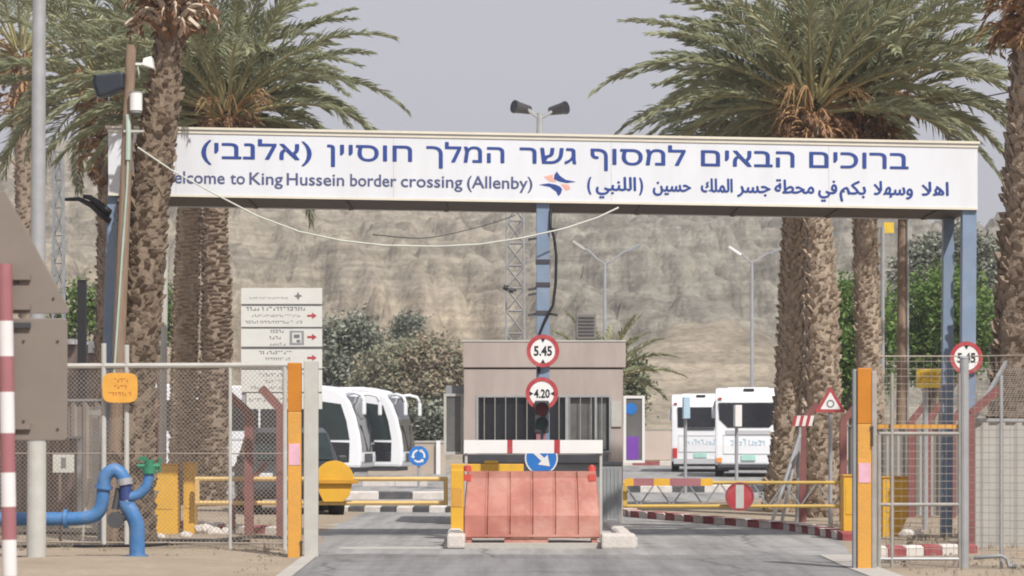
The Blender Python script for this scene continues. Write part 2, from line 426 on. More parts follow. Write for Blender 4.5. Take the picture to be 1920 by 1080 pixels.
# the booth's traffic island, its splitter and the roundabout kerbs beyond
isl = MB(); isl.box(-0.72, 1.5, 36.4, 55.6, -0.02, 0.07); struct(isl.build('traffic_island', M['paving']))
kerb('kerb', [(-0.92, 56), (-0.92, 37.0)], 0.2, 0.16, 0.45, [M['kerbwhite'], M['kerbblack']])
kerb('kerb', [(1.7, 37.0), (1.7, 56)], 0.2, 0.15, 0.5, [M['kerbwhite'], M['kerbwhite']])
kerb('kerb', [(-3.6, 54.6), (-1.0, 54.0)], 0.25, 0.13, 0.33, [M['kerbwhite'], M['kerbblack']])
struct(MB().add([(-3.6, 54.8, 0.11), (-0.95, 54.2, 0.11), (-0.95, 58.5, 0.11), (-3.4, 58.5, 0.11)], [(0,1,2,3)]).build('splitter_island', M['paving']))
kerb('kerb', [(-4.0, 65.6), (-1.6, 66.0)], 0.3, 0.2, 0.8, [M['kerbwhite'], M['kerbblack']], 0)
kerb('kerb', [(-4.6, 84), (-2.6, 84)], 0.3, 0.2, 1.0, [M['kerbwhite'], M['kerbwhite'], M['kerbblack']])
kerb('kerb', [(2.6, 74.0), (7.0, 74.6)], 0.3, 0.2, 0.9, [M['kerbblack'], M['kerbwhite']])
kerb('kerb', [(3.6, 149), (14, 149)], 0.3, 0.25, 1.4, [M['kerbred'], M['kerbwhite']])
# drain channel across the entry lane
dr = MB()
dr.box(-2.3, -0.95, 36.28, 36.36, 0.0, 0.014); dr.box(-2.3, -0.95, 36.62, 36.70, 0.0, 0.014)
for i in range(34): dr.box(-2.28 + i * 0.039, -2.262 + i * 0.039, 36.36, 36.62, 0.0, 0.012)
tag(dr.build('drain_grate', M['palegrey'], origin=(-1.6, 36.5, 0)), 'narrow metal drain grate crossing the entry lane beside the island', 'drain grate')

def hills():
    vs = []; fs = []; tone = []
    nx, ny = 520, 330
    def prof(d, top):
        pts = [(0, 0), (25, 2.2), (52, 8.0), (60, 14.5), (68, 19.0), (88, 22), (150, top * 0.70), (215, top), (280, top * 0.9), (420, top * 0.3)]
        for (a, za), (b, zb) in zip(pts, pts[1:]):
            if d <= b:
                t = (d - a) / (b - a); return za + (zb - za) * t
        return 0
    N = noise.noise
    crease = lambda v, w: max(0.0, w - abs(v)) / w
    for j in range(ny):
        v = j / (ny - 1)
        d = 330 * (v ** 1.25)
        y = 188 + d
        for i in range(nx):
            x = -150 + 300 * i / (nx - 1)
            foot = 10 * N((x * 0.022, 3.1, 0)) + 6 * N((x * 0.07, 7.7, 0))
            g = noise.fractal((x * 0.055, d * 0.006, 1.7), 1.0, 2.0, 4)
            fw = 1.5 + max(0, 50 - d) * 0.62 + 3.0 * N((x * .1, d * .06, 12))                          # debris fan: narrow at its head, wide at the foot
            fan = max(0.0, min(1.0, 1.4 - abs(x - 15.5) / fw)) * (1 if d < 44 else max(0, 1 - (d - 44) / 7))
            cliff = max(0.0, min(1.0, (4 - x) / 8 + .35 * N((x * .08, 4, 4))))
            dd = d - foot + 9 * g * min(1, d / 50)
            top = 47 - 4.0 * max(0, min(1, (x + 30) / 15)) - 0.09 * max(0, x + 10) + 2.0 * N((x * 0.03, 0, 9))
            z = prof(max(0, dd), top)
            soft = d * .27 if d < 88 else 23.8 + (d - 88) * (top - 23.8) / 127
            z = z * cliff + (min(z, soft) * .35 + min(soft, top) * .65) * (1 - cliff)
            up = min(1, max(0, dd) / 25)
            rid = abs(N((x * 0.13 + d * .006, d * 0.012, 5.0)))
            cl = max(0, 1 - abs(dd - 58) / 28) * cliff
            z -= cl * 8.0 * (max(0, 0.26 - rid) / 0.26) ** .8
            z -= 1.5 * up * crease(N((x * .32 + d * .05, d * .03, 2.0)), .25) * (1 - fan)
            sh = x + .75 * d
            z -= (2.0 + 4.0 * (1 - cliff)) * up * (1 - fan) * crease(N((sh * .045, d * .012 - x * .006, 8.0)), .3)
            z -= 1.3 * up * (1 - fan) * crease(N((sh * .14, d * .05, 3.0)), .3)
            z += 1.2 * noise.fractal((x * 0.15, y * 0.12, z * 0.15), 0.75, 2.1, 6) * min(1, max(0, dd) / 20) * (1 - .5 * fan)
            z += 0.3 * math.sin(z * 2.1 + N((x * .05, y * .05, 0)) * 2) * up * (1 - fan)
            z += 4.2 * up * (1 - cliff) * (1 - fan) * (abs(N(((x + 1.1 * d) * .022, d * .006, 15))) * 2 - .6)
            st_ = 1.7 + .5 * N((x * .02, d * .01, 6)); kz = z / st_ + .35 * N((x * .06, d * .04, 1)); fl = math.floor(kz); fz = kz - fl
            z += up * (1 - fan) * (.5 * cliff + .12) * st_ * ((0 if fz < .45 else ((fz - .45) / .55) ** 1.2) - fz) 
            z += fan * 2.0 * max(0, 1 - abs(d - 34) / 30)
            vs.append((x, y, max(-0.5, z) if d > 2 else -0.5))
            tone.append(max(fan * .75, cliff * max(0, min(1, 1.5 - abs(dd - 46) / 30)), .4 * cliff))
    for j in range(ny - 1):
        for i in range(nx - 1):
            fs.append((j*nx+i, j*nx+i+1, (j+1)*nx+i+1, (j+1)*nx+i))
    m = bpy.data.materials.new('desert_rock'); m.use_nodes = True
    t = m.node_tree; bs = t.nodes['Principled BSDF']; bs.inputs['Roughness'].default_value = 1.0; bs.inputs['Specular IOR Level'].default_value = 0.1
    tc = t.nodes.new('ShaderNodeTexCoord'); co = tc.outputs['Object']
    def nz(sc, vec, det=10, rg=.72):
        n = t.nodes.new('ShaderNodeTexNoise'); n.inputs['Scale'].default_value = sc; n.inputs['Detail'].default_value = det; n.inputs['Roughness'].default_value = rg
        t.links.new(vec, n.inputs['Vector']); return n.outputs[0]
    mp = t.nodes.new('ShaderNodeMapping'); mp.inputs['Scale'].default_value = (0.03, 0.03, 0.55); mp.inputs['Rotation'].default_value = (0, R(3), 0); t.links.new(co, mp.inputs[0])
    at = t.nodes.new('ShaderNodeAttribute'); at.attribute_name = 'tone'
    n_mid = nz(.22, co); n_fine = nz(1.3, co); n_str = nz(1.7, mp.outputs[0], 8, .7)
    base = t.nodes.new('ShaderNodeMix'); base.data_type = 'RGBA'
    base.inputs[6].default_value = (0.305, 0.28, 0.24, 1); base.inputs[7].default_value = (0.405, 0.338, 0.26, 1)
    t.links.new(at.outputs['Fac'], base.inputs[0])
    col = base.outputs[2]
    for src, p0, p1, c0, c1, f in ((n_str, .36, .64, .62, 1.22, .8), (n_mid, .34, .62, .64, 1.12, .8), (n_fine, .36, .6, .6, 1.15, .75)):
        r = t.nodes.new('ShaderNodeValToRGB'); r.color_ramp.elements[0].position = p0; r.color_ramp.elements[1].position = p1
        r.color_ramp.elements[0].color = (c0, c0, c0 * .98, 1); r.color_ramp.elements[1].color = (c1, c1, c1 * .98, 1)
        t.links.new(src, r.inputs[0])
        mx = t.nodes.new('ShaderNodeMix'); mx.data_type = 'RGBA'; mx.blend_type = 'MULTIPLY'; mx.inputs[0].default_value = f
        t.links.new(col, mx.inputs[6]); t.links.new(r.outputs[0], mx.inputs[7]); col = mx.outputs[2]
    t.links.new(col, bs.inputs['Base Color'])
    bp = t.nodes.new('ShaderNodeBump'); bp.inputs['Strength'].default_value = 0.8; bp.inputs['Distance'].default_value = 1.0
    ad = t.nodes.new('ShaderNodeMath'); ad.operation = 'MULTIPLY_ADD'; ad.inputs[1].default_value = .35; t.links.new(n_fine, ad.inputs[0]); t.links.new(n_mid, ad.inputs[2])
    t.links.new(ad.outputs[0], bp.inputs['Height']); t.links.new(bp.outputs[0], bs.inputs['Normal'])
    mb = MB(); mb.add(vs, fs)
    o = mb.build('hills', m, smooth=True)
    a = o.data.attributes.new('tone', 'FLOAT', 'POINT'); a.data.foreach_set('value', tone)
    return struct(o)
hills()

# ------------------------------------------------------------------ lettering
EM = .36
def text_tris(s, bold=0.0):
    if s == '\u05e3':                                                  # final pe, drawn as two bent strokes
        o_ = [(.01,.59),(.23,.59),(.31,.58),(.39,.55),(.44,.51),(.48,.45),(.50,.38),(.51,.30),(.51,-.24)]
        i_ = [(.01,.505),(.22,.505),(.28,.497),(.33,.478),(.37,.447),(.40,.41),(.418,.36),(.42,.30),(.42,-.24)]
        a_ = [(.012,.5),(.012,.40),(.02,.33),(.05,.27),(.08,.24),(.14,.217),(.23,.215)]
        b_ = [(.102,.5),(.102,.41),(.11,.36),(.125,.33),(.14,.31),(.17,.30),(.23,.298)]
        vs = o_ + i_ + a_ + b_
        n, m_ = len(o_), len(a_)
        return vs, [(k, k+1, n+k+1, n+k) for k in range(n-1)] + [(2*n+k, 2*n+k+1, 2*n+m_+k+1, 2*n+m_+k) for k in range(m_-1)]
    c = bpy.data.curves.new('lettering', 'FONT'); c.body = s; c.offset = bold; c.resolution_u = 3
    o = bpy.data.objects.new('lettering', c); COL.objects.link(o)
    bpy.context.view_layer.update()
    dg = bpy.context.evaluated_depsgraph_get()
    me = bpy.data.meshes.new_from_object(o.evaluated_get(dg))
    vs = [(v.co.x, v.co.y) for v in me.vertices]; fs = [tuple(p.vertices) for p in me.polygons]
    bpy.data.objects.remove(o); bpy.data.curves.remove(c); bpy.data.meshes.remove(me)
    return vs, fs
def add_text(mb, s, place, bold=0.0, uh=1.0):
    """place(u, v): u in 0..1 across the word's ink, v in em heights from the baseline"""
    vs, fs = text_tris(s)
    x0 = min(v[0] for v in vs); x1 = max(v[0] for v in vs)
    for k, (dx, dy) in enumerate(((0, 0), (-1, 0), (1, 0), (0, -.7), (0, .7)) if bold else ((0, 0),)):   # heavier strokes: paint layers slightly shifted
        for fi, f in enumerate(fs):
            out = []
            for i in f:
                p = place((vs[i][0] - x0) / (x1 - x0), vs[i][1] * uh)
                out.append(p + Vector((dx * bold * EM, -.0005 * k - .00001 * (fi % 37), dy * bold * EM)))
            mb.add(out, [tuple(range(len(out)))])
def flat_text(mb, s, cx, cz, y, w, h, bold=0.0):
    """a word centred at (cx, cz) in the plane y, ink width w and cap height h"""
    vs, fs = text_tris(s, bold)
    x0 = min(v[0] for v in vs); x1 = max(v[0] for v in vs); z0 = min(v[1] for v in vs); z1 = max(v[1] for v in vs)
    mb.add([(cx + ((x - x0) / (x1 - x0) - .5) * w, y, cz + ((z - z0) / (z1 - z0) - .5) * h) for x, z in vs], fs)
def scribble(mb, x0, x1, z, h, y, rnd):
    """an illegible line of small print: short upright and level strokes"""
    x = x0
    while x < x1:
        w = rnd.uniform(0.35, 0.9) * h
        if rnd.random() < 0.14: x += 0.5 * h; continue
        t = h * 0.26
        k = rnd.random()
        if k < .7: mb.box(x, x + w, y - .002, y, z + h/2 - t, z + h/2)
        if k > .25: mb.box(x + w - t, x + w, y - .002, y, z - h/2, z + h/2 - t)
        if k > .6: mb.box(x, x + w - t, y - .002, y, z - h/2, z - h/2 + t)
        x += w + h * 0.28

# ------------------------------------------------------------------ welcome gantry
GY = 38.0; GD = 1.83
def ztop(px): return PZ(240.5 + (px - 205) * 0.0183, GY)
def zbot(px): return PZ(366 + (px - 205) * 0.0166, GY)
xl, xr = PX(203, GY), PX(1833, GY)
gan = thing('welcome_gantry', 'long white sign gantry across the road with blue Hebrew, English and Arabic welcome lettering', 'sign gantry', (PX(1018, GY), GY + 0.5, 0))
def slab(mb, x0, x1, y0, y1, zt0, zt1, zb0, zb1):
    mb.add([(x0,y0,zb0),(x1,y0,zb1),(x1,y1,zb1),(x0,y1,zb0),(x0,y0,zt0),(x1,y0,zt1),(x1,y1,zt1),(x0,y1,zt0)],
           [(0,3,2,1),(4,5,6,7),(0,1,5,4),(1,2,6,5),(2,3,7,6),(3,0,4,7)])
mb = MB()
zl, zr, bl, br = ztop(203), ztop(1833), zbot(203), zbot(1833)
slab(mb, xl, xr, GY, GY + .06, zl, zr, bl, br)                       # front fascia
slab(mb, xl, xr, GY + GD - .06, GY + GD, zl, zr, bl, br)             # rear fascia
slab(mb, xl, xl + .05, GY + .062, GY + GD - .062, zl, zl, bl, bl)
slab(mb, xr - .05, xr, GY + .062, GY + GD - .062, zr, zr, br, br)
mb.build('fascia', M['white'], gan)
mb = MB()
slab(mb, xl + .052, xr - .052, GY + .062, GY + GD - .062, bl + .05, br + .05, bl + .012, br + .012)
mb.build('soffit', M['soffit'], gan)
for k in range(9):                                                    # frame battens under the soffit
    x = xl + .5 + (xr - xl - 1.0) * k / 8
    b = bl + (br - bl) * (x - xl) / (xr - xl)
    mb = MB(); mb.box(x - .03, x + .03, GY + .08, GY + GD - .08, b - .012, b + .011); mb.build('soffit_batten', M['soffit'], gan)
mb = MB()
slab(mb, xl - .04, xr + .03, GY - .03, GY + GD + .03, zl + .035, zr + .035, zl + .002, zr + .002)
slab(mb, xl - .01, xr + .01, GY - .014, GY - .002, zl - .025, zr - .025, zl - .05, zr - .05)
slab(mb, xl, xr, GY - .012, GY - .002, bl + .025, br + .025, bl - .005, br - .005)
mb.build('edge_trim', M['cream'], gan)
mb = MB()                                                             # seams between the fascia sheets
for px in (330, 738, 1146, 1554):
    x = PX(px, GY); mb.box(x - .003, x + .003, GY - .0015, GY + .001, zbot(px) + .03, ztop(px) - .055)
mb.build('panel_seam', M['palegrey'], gan)

def on_face(px, py, lift=.004): return P(px, py, GY - lift)
HEB = [('(יבנלא)', 378, 584), ('ןייסוח', 614, 772), ('ךלמה', 800, 945), ('רשג', 975, 1080), ('\u05d5\u05e1\u05de\u05dc', 1149, 1285), ('\u05e3', 1108, 1139), ('םיאבה', 1315, 1489), ('םיכורב', 1518, 1703)]
for w, a, b in HEB:
    mb = MB()
    add_text(mb, w, lambda u, v, a=a, b=b: on_face(a + u * (b - a), 298 + (a + u * (b - a) - 450) * .0150 - v * 29 / .592), bold=0.016)
    mb.build('hebrew_word', M['ink'], gan, fix=False)
ENG = [('Welcome', 292, 421), ('to', 432, 459), ('King', 468, 530), ('Hussein', 538, 645), ('border', 657, 743), ('crossing', 752, 867), ('(Allenby)', 876, 998)]
for w, a, b in ENG:
    mb = MB()
    add_text(mb, w, lambda u, v, a=a, b=b: on_face(a + u * (b - a), 347 + (a + u * (b - a) - 560) * .0165 - v * 23 / .71), bold=0.010)
    mb.build('english_word', M['ink2'], gan, fix=False)
ARA = [('\uFE8D\uFEEB\uFEFC', 1729, 1778), ('\uFEED\uFEB3\uFEEC\uFEFC', 1639, 1711), ('\uFE91\uFEDC\uFEE2', 1575, 1623), ('\uFED3\uFEF2', 1535, 1569),
       ('\uFEE3\uFEA4\uFEC4\uFE94', 1453, 1526), ('\uFE9F\uFEB4\uFEAE', 1383, 1444), ('\uFE8D\uFEDF\uFEE4\uFEE0\uFEDA', 1315, 1373),
       ('\uFEA3\uFEB4\uFEF4\uFEE6', 1225, 1295), (')', 1199, 1205), ('\uFE8D\uFEDF\uFEE0\uFEE8\uFE92\uFEF2', 1118, 1192), ('(', 1102, 1108)]
for w, a, b in ARA:
    mb = MB()
    add_text(mb, w[::-1], lambda u, v, a=a, b=b: on_face(a + u * (b - a), 357 + (a + u * (b - a) - 1150) * .0155 - v * 25 / .714), bold=0.022)
    mb.build('arabic_word', M['ink'], gan, fix=False)
def ez(pts): return [(650 + x / 3.49, 240 + y / 3.49) for x, y in pts]
emb = MB()
for poly in ([(1375,284),(1395,312),(1432,338),(1500,352),(1440,360),(1392,350),(1356,334),(1360,305)],
             [(1258,371),(1322,362),(1366,370),(1398,384),(1410,402),(1402,428),(1386,446),(1370,415),(1330,386)]):
    pp = ez(poly); emb.add([on_face(x, y) for x, y in pp], [tuple(range(len(pp)))])
emb.build('emblem', M['ink'], gan, fix=False)
emb = MB()
for poly in ([(1292,318),(1348,305),(1352,330),(1372,352),(1330,348),(1312,336)], [(1402,366),(1452,372),(1465,398),(1436,408),(1420,392)]):
    pp = ez(poly); emb.add([on_face(x, y) for x, y in pp], [tuple(range(len(pp)))])
emb.build('emblem_accent', M['pink'], gan, fix=False)
def post(px_t, px_b, y, w, m, nm='post'):
    mb = MB()
    xt, xb = PX(px_t, y), PX(px_b, y)
    b = zbot(px_t) + .012
    h = w / 2
    mb.add([(xb-h,y-h,-.05),(xb+h,y-h,-.05),(xb+h,y+h,-.05),(xb-h,y+h,-.05),(xt-h,y-h,b),(xt+h,y-h,b),(xt+h,y+h,b),(xt-h,y+h,b)],
           [(0,3,2,1),(4,5,6,7),(0,1,5,4),(1,2,6,5),(2,3,7,6),(3,0,4,7)])
    o = mb.build(nm, m, gan, bevel=.012)
    return o
post(211, 192, GY + .14, .13, M['bluepost'])
pc = post(1018, 1018, GY + .14, .185, M['bluepost'])
post(1816, 1812, GY + .14, .2, M['bluepost'])
post(1778, 1774, GY + GD - .14, .16, M['bluepost'])
post(1018, 1018, GY + GD - .14, .16, M['greypost'])
post(240, 222, GY + GD - .14, .16, M['greypost'])
mb = MB(); bx = PX(1018, GY)
for py in (490, 533, 586): mb.box(bx - .1, bx + .1, GY + .035, GY + .245, PZ(py + 4, GY), PZ(py - 4, GY))
mb.build('post_band', M['dark'], pc)
for py, s in ((428, 1), (446, -1), (540, -1), (550, -1), (588, 1), (588, -1)):
    z = PZ(py, GY); mb = MB(); mb.beam((bx + s * .09, GY + .08, z), (bx + s * .2, GY + .05, z - .02), .03, .035); mb.build('cable_bracket', M['dark'], pc)
mb = MB()
mb.tube([P(1033, 392, GY + .02), P(1032, 425, GY + .0), P(1039, 445, GY), P(1043, 480, GY), P(1042, 530, GY), P(1037, 572, GY), P(1022, 600, GY + .0), P(1012, 625, GY + .02), P(1010, 700, GY + .02)], .02, 6)
mb.build('cable', M['black'], pc, smooth=True)
# floodlight mast standing on the gantry
fl = thing('floodlight_mast', 'short grey mast with twin black floodlights standing on top of the white gantry', 'floodlights', (PX(1012, GY + .9), GY + .9, ztop(1012) + .035))
fy = GY + .9
mb = MB(); mb.bar((PX(1012, fy), fy, ztop(1012) + .03), P(1012, 212, fy), .05, .04); mb.build('pole', M['galv'], fl, smooth=False)
mb = MB(); mb.tube([P(990, 205, fy), P(1000, 214, fy), P(1012, 222, fy), P(1026, 215, fy), P(1036, 208, fy)], .025, 6); mb.build('bracket', M['galv'], fl)
for cx, cy, s in ((980, 204, -1), (1045, 206, 1)):
    c = P(cx, cy, fy)
    mb = MB(); mb.bar(c + Vector((-s * .10, .07, -.01)), c + Vector((s * .10, -.06, .02)), .06, .088, 14); mb.bar(c + Vector((s * .10, -.06, .02)), c + Vector((s * .125, -.077, .024)), .095, .095, 14)
    h = mb.build('floodlight', M['dark'], fl)
    mb = MB(); mb.bar(c + Vector((s * .1251, -.0771, .024)), c + Vector((s * .129, -.08, .0245)), .08, .08, 14); mb.build('lens', M['glassdark'], h)

# cable slung in front of the gantry
mb = MB(); pts = []
ctrl = [(258, 276), (320, 318), (400, 362), (480, 404), (560, 434), (640, 451), (720, 460), (820, 462), (900, 458), (980, 446), (1060, 428), (1120, 408), (1160, 389)]
for px, py in ctrl: pts.append(P(px, py, 36.65 + (px - 258) / 902 * 1.35))
mb.tube(pts, .011, 6)
tag(mb.build('slung_cable', M['cable'], smooth=True, origin=pts[0]), 'pale cable sagging in front of the gantry from the wooden pole', 'cable')

# ------------------------------------------------------------------ round limit signs, traffic light, boards at the middle post
def limit_sign(name, label, cx, cy, r, Y, kind):
    c = P(cx, cy, Y); rr = r * Y / F
    t = thing(name, label, 'road sign', (c.x, Y, c.z))
    mb = MB(); mb.disc((c.x, c.z), rr, Y, Y + .02); pl = mb.build('plate', M['signwhite'], t)
    mb = MB(); mb.ring((c.x, c.z), rr * .76, rr * 1.01, Y - .006, Y + .004); mb.build('border', M['red'], t)
    mb = MB(); y = Y - .003
    a = rr * .15
    if kind == 'height':
        for s in (1, -1): mb.add([(c.x - a, y, c.z + s * rr * .76), (c.x + a, y, c.z + s * rr * .76), (c.x, y, c.z + s * rr * .5)], [(0, 1, 2)])
        flat_text(mb, '5.45', c.x, c.z, y, rr * 1.12, rr * .62, .03)
    else:
        for s in (1, -1): mb.add([(c.x + s * rr * .76, y, c.z - a), (c.x + s * rr * .76, y, c.z + a), (c.x + s * rr * .52, y, c.z)], [(0, 1, 2)])
        flat_text(mb, '4.20', c.x, c.z, y, rr * .98, rr * .55, .03)
    mb.build('lettering', M['black'], pl, fix=False)
    mb = MB(); mb.box(c.x - .04, c.x + .04, Y + .021, Y + .051, c.z - .05, c.z + .05); mb.build('clamp', M['galv'], t)
    return t
limit_sign('height_limit_sign', 'round red bordered height limit sign on the middle gantry post above the width sign', 1018, 658, 30.5, GY - .02, 'height')
limit_sign('width_limit_sign', 'round red bordered width limit sign right above the traffic light', 1016, 738, 30.5, GY - .02, 'width')
limit_sign('height_limit_sign', 'round red bordered height limit sign on the right blue gantry post', 1812, 671, 30.5, GY - .02, 'height')

tl = thing('traffic_light', 'small dark two lamp traffic light under the round width sign', 'traffic light', (PX(1016, 37.85), 37.85, PZ(815, 37.85)))
x, y = PX(1016, 37.85), 37.85
mb = MB(); mb.box(x - .1, x + .1, y, y + .12, PZ(812, y), PZ(751, y)); hs = mb.build('housing', M['dark'], tl, bevel=.02)
mb = MB(); mb.box(x - .03, x + .03, y + .12, y + .2, PZ(795, y), PZ(765, y)); mb.build('bracket', M['dark'], tl)
for cy, m, r in ((767, 'lensred', .088), (794, 'lensgreen', .085)):
    z = PZ(cy, y)
    mb = MB(); mb.disc((x, z), r, y - .012, y - .001, 20); mb.build('lamp_lens', M[m], tl)
    mb = MB(); n = 12
    for k in range(n):
        a0 = math.pi * (-.05 + 1.1 * k / n); a1 = math.pi * (-.05 + 1.1 * (k + 1) / n)
        v = [(x + math.cos(a) * q, yy, z + math.sin(a) * q) for a in (a0, a1) for q in (r, r + .008) for yy in (y - .13, y - .002)]
        mb.add(v, [(0,1,5,4),(2,6,7,3),(0,4,6,2)])
    mb.build('visor', M['black'], tl)
mb = MB(); mb.box(x - .075, x - .02, y + .02, y + .08, PZ(826, y), PZ(811, y)); mb.box(x + .02, x + .055, y + .02, y + .08, PZ(826, y), PZ(811, y)); mb.build('base_bracket', M['stripered'], tl)

y = 37.86; c = P(1015, 859, y); rr = 31 * y / F
t = thing('direction_sign', 'round blue keep right sign with white diagonal arrow behind the striped board', 'road sign', (c.x, y, c.z))
mb = MB(); mb.disc((c.x, c.z), rr, y, y + .02); pl = mb.build('plate', M['signblue'], t)
mb = MB(); mb.ring((c.x, c.z), rr * .92, rr * 1.0, y - .004, y + .004); mb.build('border', M['signwhite'], t)
mb = MB()
d = Vector((.72, -.69)); nrm = Vector((.69, .72))
def q(a, b): p = Vector((c.x, c.z)) + d * a * rr + nrm * b * rr; return (p.x, y - .003, p.y)
mb.add([q(-.7,-.13), q(-.7,.13), q(.12,.13), q(.12,.42), q(.72,0), q(.12,-.42), q(.12,-.13)], [(0,1,2,6), (3,4,5), (2,3,5,6)])
mb.build('arrow', M['signwhite'], pl, fix=False)
mb = MB(); mb.box(c.x - .03, c.x + .03, y + .021, y + .2, c.z - .05, c.z + .02); mb.build('clamp', M['galv'], t)

y = 37.5
t = thing('barricade_board', 'long white barrier board with two red stripes standing behind the red water barrier', 'barricade', (PX(1000, y), y, .07))
mb = MB()
xs = [870, 951, 961, 1039, 1050, 1130]
for i in range(5):
    mb.mi = i % 2
    mb.box(PX(xs[i], y), PX(xs[i + 1], y), y, y + .03, PZ(850, y), PZ(825, y))
mb.build('board', [M['signwhite'], M['red']], t)
for px in (874, 1127):
    mb = MB(); x = PX(px, y); mb.box(x - .018, x + .018, y + .031, y + .066, .05, PZ(826, y)); mb.box(x - .02, x + .02, y - .12, y + .2, .07, .1); mb.build('leg', M['palegrey'], t)

# red water filled barrier
y0, y1 = 36.62, 37.16
t = thing('water_barrier', 'faded red plastic water filled barrier standing before the middle gantry post', 'barrier', (PX(997, 36.9), 36.9, .07))
xl_, xr_ = PX(869, y0), PX(1125, y0); zb, zt = .13, PZ(884, y0)
mb = MB(); n = 6; W = xr_ - xl_
secs = []
prof = [(0, 0), (0, .34), (.09, .62), (.16, .9), (.16, 1.0)]           # inset from the front face, height fraction
ch = .09
def section(x, inset_extra, top_cut=0):
    out = []
    for d, h in prof: out.append((x, y0 + d + inset_extra, zb + (zt - zb) * h * (1 - top_cut * h)))
    for d, h in reversed(prof): out.append((x, y1 - d - inset_extra, zb + (zt - zb) * h * (1 - top_cut * h)))
    return out
xx = [xl_]; ins = [.04]
for i in range(n):
    a = xl_ + W * i / n; b = xl_ + W * (i + 1) / n
    if i: xx += [a - .022, a - .012, a + .012, a + .022]; ins += [0, .03, .03, 0]
    else: xx += [xl_ + .02]; ins += [0]
xx += [xr_ - .02, xr_]; ins += [0, .04]
taper = lambda x, h: x
rows = [section(x, k) for x, k in zip(xx, ins)]
L = len(prof) * 2
vs = []
for rw in rows:
    for (x, yy, z) in rw:
        h = (z - zb) / (zt - zb); e = .05 * max(0, h - .45) / .55
        vs.append((x + e * (1 if x < (xl_ + xr_) / 2 else -1) * abs(2 * (x - (xl_ + xr_) / 2) / W) ** 3, yy, z))
fs = []
for i in range(len(rows) - 1):
    for k in range(L):
        fs.append((i*L+k, i*L+(k+1)%L, (i+1)*L+(k+1)%L, (i+1)*L+k))
fs += [tuple(range(L)), tuple(range((len(rows)-1)*L, len(rows)*L))]
mb.add(vs, fs); mb.build('shell', M['barrier'], t)
for a, b in ((.02, .06), (.3, .62), (.94, .98)):
    mb = MB(); mb.box(xl_ + W * a, xl_ + W * b, y0 + .02, y1 - .02, .068, zb + .002); mb.build('foot', M['barrier'], t)
for s in (0, 1):
    x = xl_ + .05 if s == 0 else xr_ - .1
    mb = MB(); mb.bar((x, 36.9, zt - .002), (x, 36.9, zt + .07), .055, .05, 12); mb.bar((x, 36.9, zt + .0705), (x, 36.9, zt + .085), .03, .02, 10); mb.build('filler_cap', M['redplastic'], t)
    mb = MB(); mb.box(x - .05, x + .05, y0 + .14, y0 + .158, zt - .13, zt - .04); mb.build('reflector', M['redplastic'], t)
mb = MB(); mb.box(xl_ + .01, xr_ - .01, y0 - .012, y0 + .001, zb + .02, zb + .05); mb.build('base_rib', M['barrier'], t)

# concrete blocks at the nose of the island
for a, b, lab in ((1128, 1192, 'whitewashed concrete block on the island to the right of the red barrier'), (838, 872, 'small concrete block at the foot of the yellow barrier post')):
    y = 36.2
    mb = MB(); mb.box(PX(a, y), PX(b, y), y, y + .55, .0 if a > 1000 else .01, .2)
    tag(mb.build('concrete_block', M['kerbwhite'], bevel=.03, origin=(PX((a+b)/2, y), y + .27, 0)), lab, 'concrete block')

# yellow barrier machine on the left of the island
y = 39.6
t = thing('boom_barrier_post', 'yellow steel boom barrier post with flat arm beside the booth island', 'barrier post', (PX(857, y), y, .07))
mb = MB(); mb.box(PX(845, y), PX(869, y), y, y + .22, .06, PZ(881, y)); mb.build('post', M['yellow'], t, bevel=.012)
mb = MB(); mb.box(PX(845, y), PX(982, y), y + .02, y + .2, PZ(886, y), PZ(870, y)); mb.box(PX(908, y), PX(934, y), y + .04, y + .18, PZ(870, y) + .001, PZ(864, y)); mb.build('arm', M['yellow'], t, bevel=.01)
mb = MB(); mb.box(PX(848, y), PX(866, y), y - .008, y - .0005, PZ(950, y), PZ(915, y)); mb.build('access_plate', M['orange'], t)

# ------------------------------------------------------------------ guard booth
by0, by1 = 46.0, 49.0
bth = thing('guard_booth', 'small beige guard booth with barred dark window on the traffic island', 'guard booth', (PX(1018, by0), 47.5, .07))
xa, xb = PX(870, by0), PX(1168, by0)
zs, zw0, zw1, zr = .05, PZ(845, by0), PZ(745, by0), PZ(692, by0)
wa, wb = PX(897, by0), PX(1142, by0)
th = .1
mb = MB()
mb.box(xa, xb, by0, by0 + th, zs, zw0)
mb.box(xa, wa, by0, by0 + th, zw0, zw1); mb.box(wb, xb, by0, by0 + th, zw0, zw1)
mb.box(xa, xb, by0, by0 + th, zw1, zr)
for X0, X1 in ((xa, xa + th), (xb - th, xb)):                        # side walls with window openings
    mb.box(X0, X1, by0 + th, by1, zs, zw0); mb.box(X0, X1, by0 + th, by1, zw1, zr)
    mb.box(X0, X1, by0 + th, by0 + .5, zw0, zw1); mb.box(X0, X1, by1 - .6, by1, zw0, zw1)
mx = PX(1060, by0)
mb.box(xa + th, mx, by1 - th, by1, zs, zr); mb.box(mx, xb - th, by1 - th, by1, zs, zw0); mb.box(mx, xb - th, by1 - th, by1, zw1, zr)
mb.build('wall', M['booth'], bth)
mb = MB(); mb.box(PX(868, by0) , PX(1173, by0), by0 - .03, by1 + .05, zr + .025, PZ(641, by0)); rf = mb.build('roof', M['booth'], bth, bevel=.012)
mb = MB(); mb.box(PX(866, by0), PX(1174, by0), by0 - .04, by1 + .06, PZ(641, by0) + .001, PZ(641, by0) + .03); mb.build('roof_cap', M['palegrey'], rf)
mb = MB(); mb.box(xa + .01, xb - .01, by0 + .015, by1 - .015, zr + .001, zr + .024); mb.build('shadow_gap', M['dark'], rf)
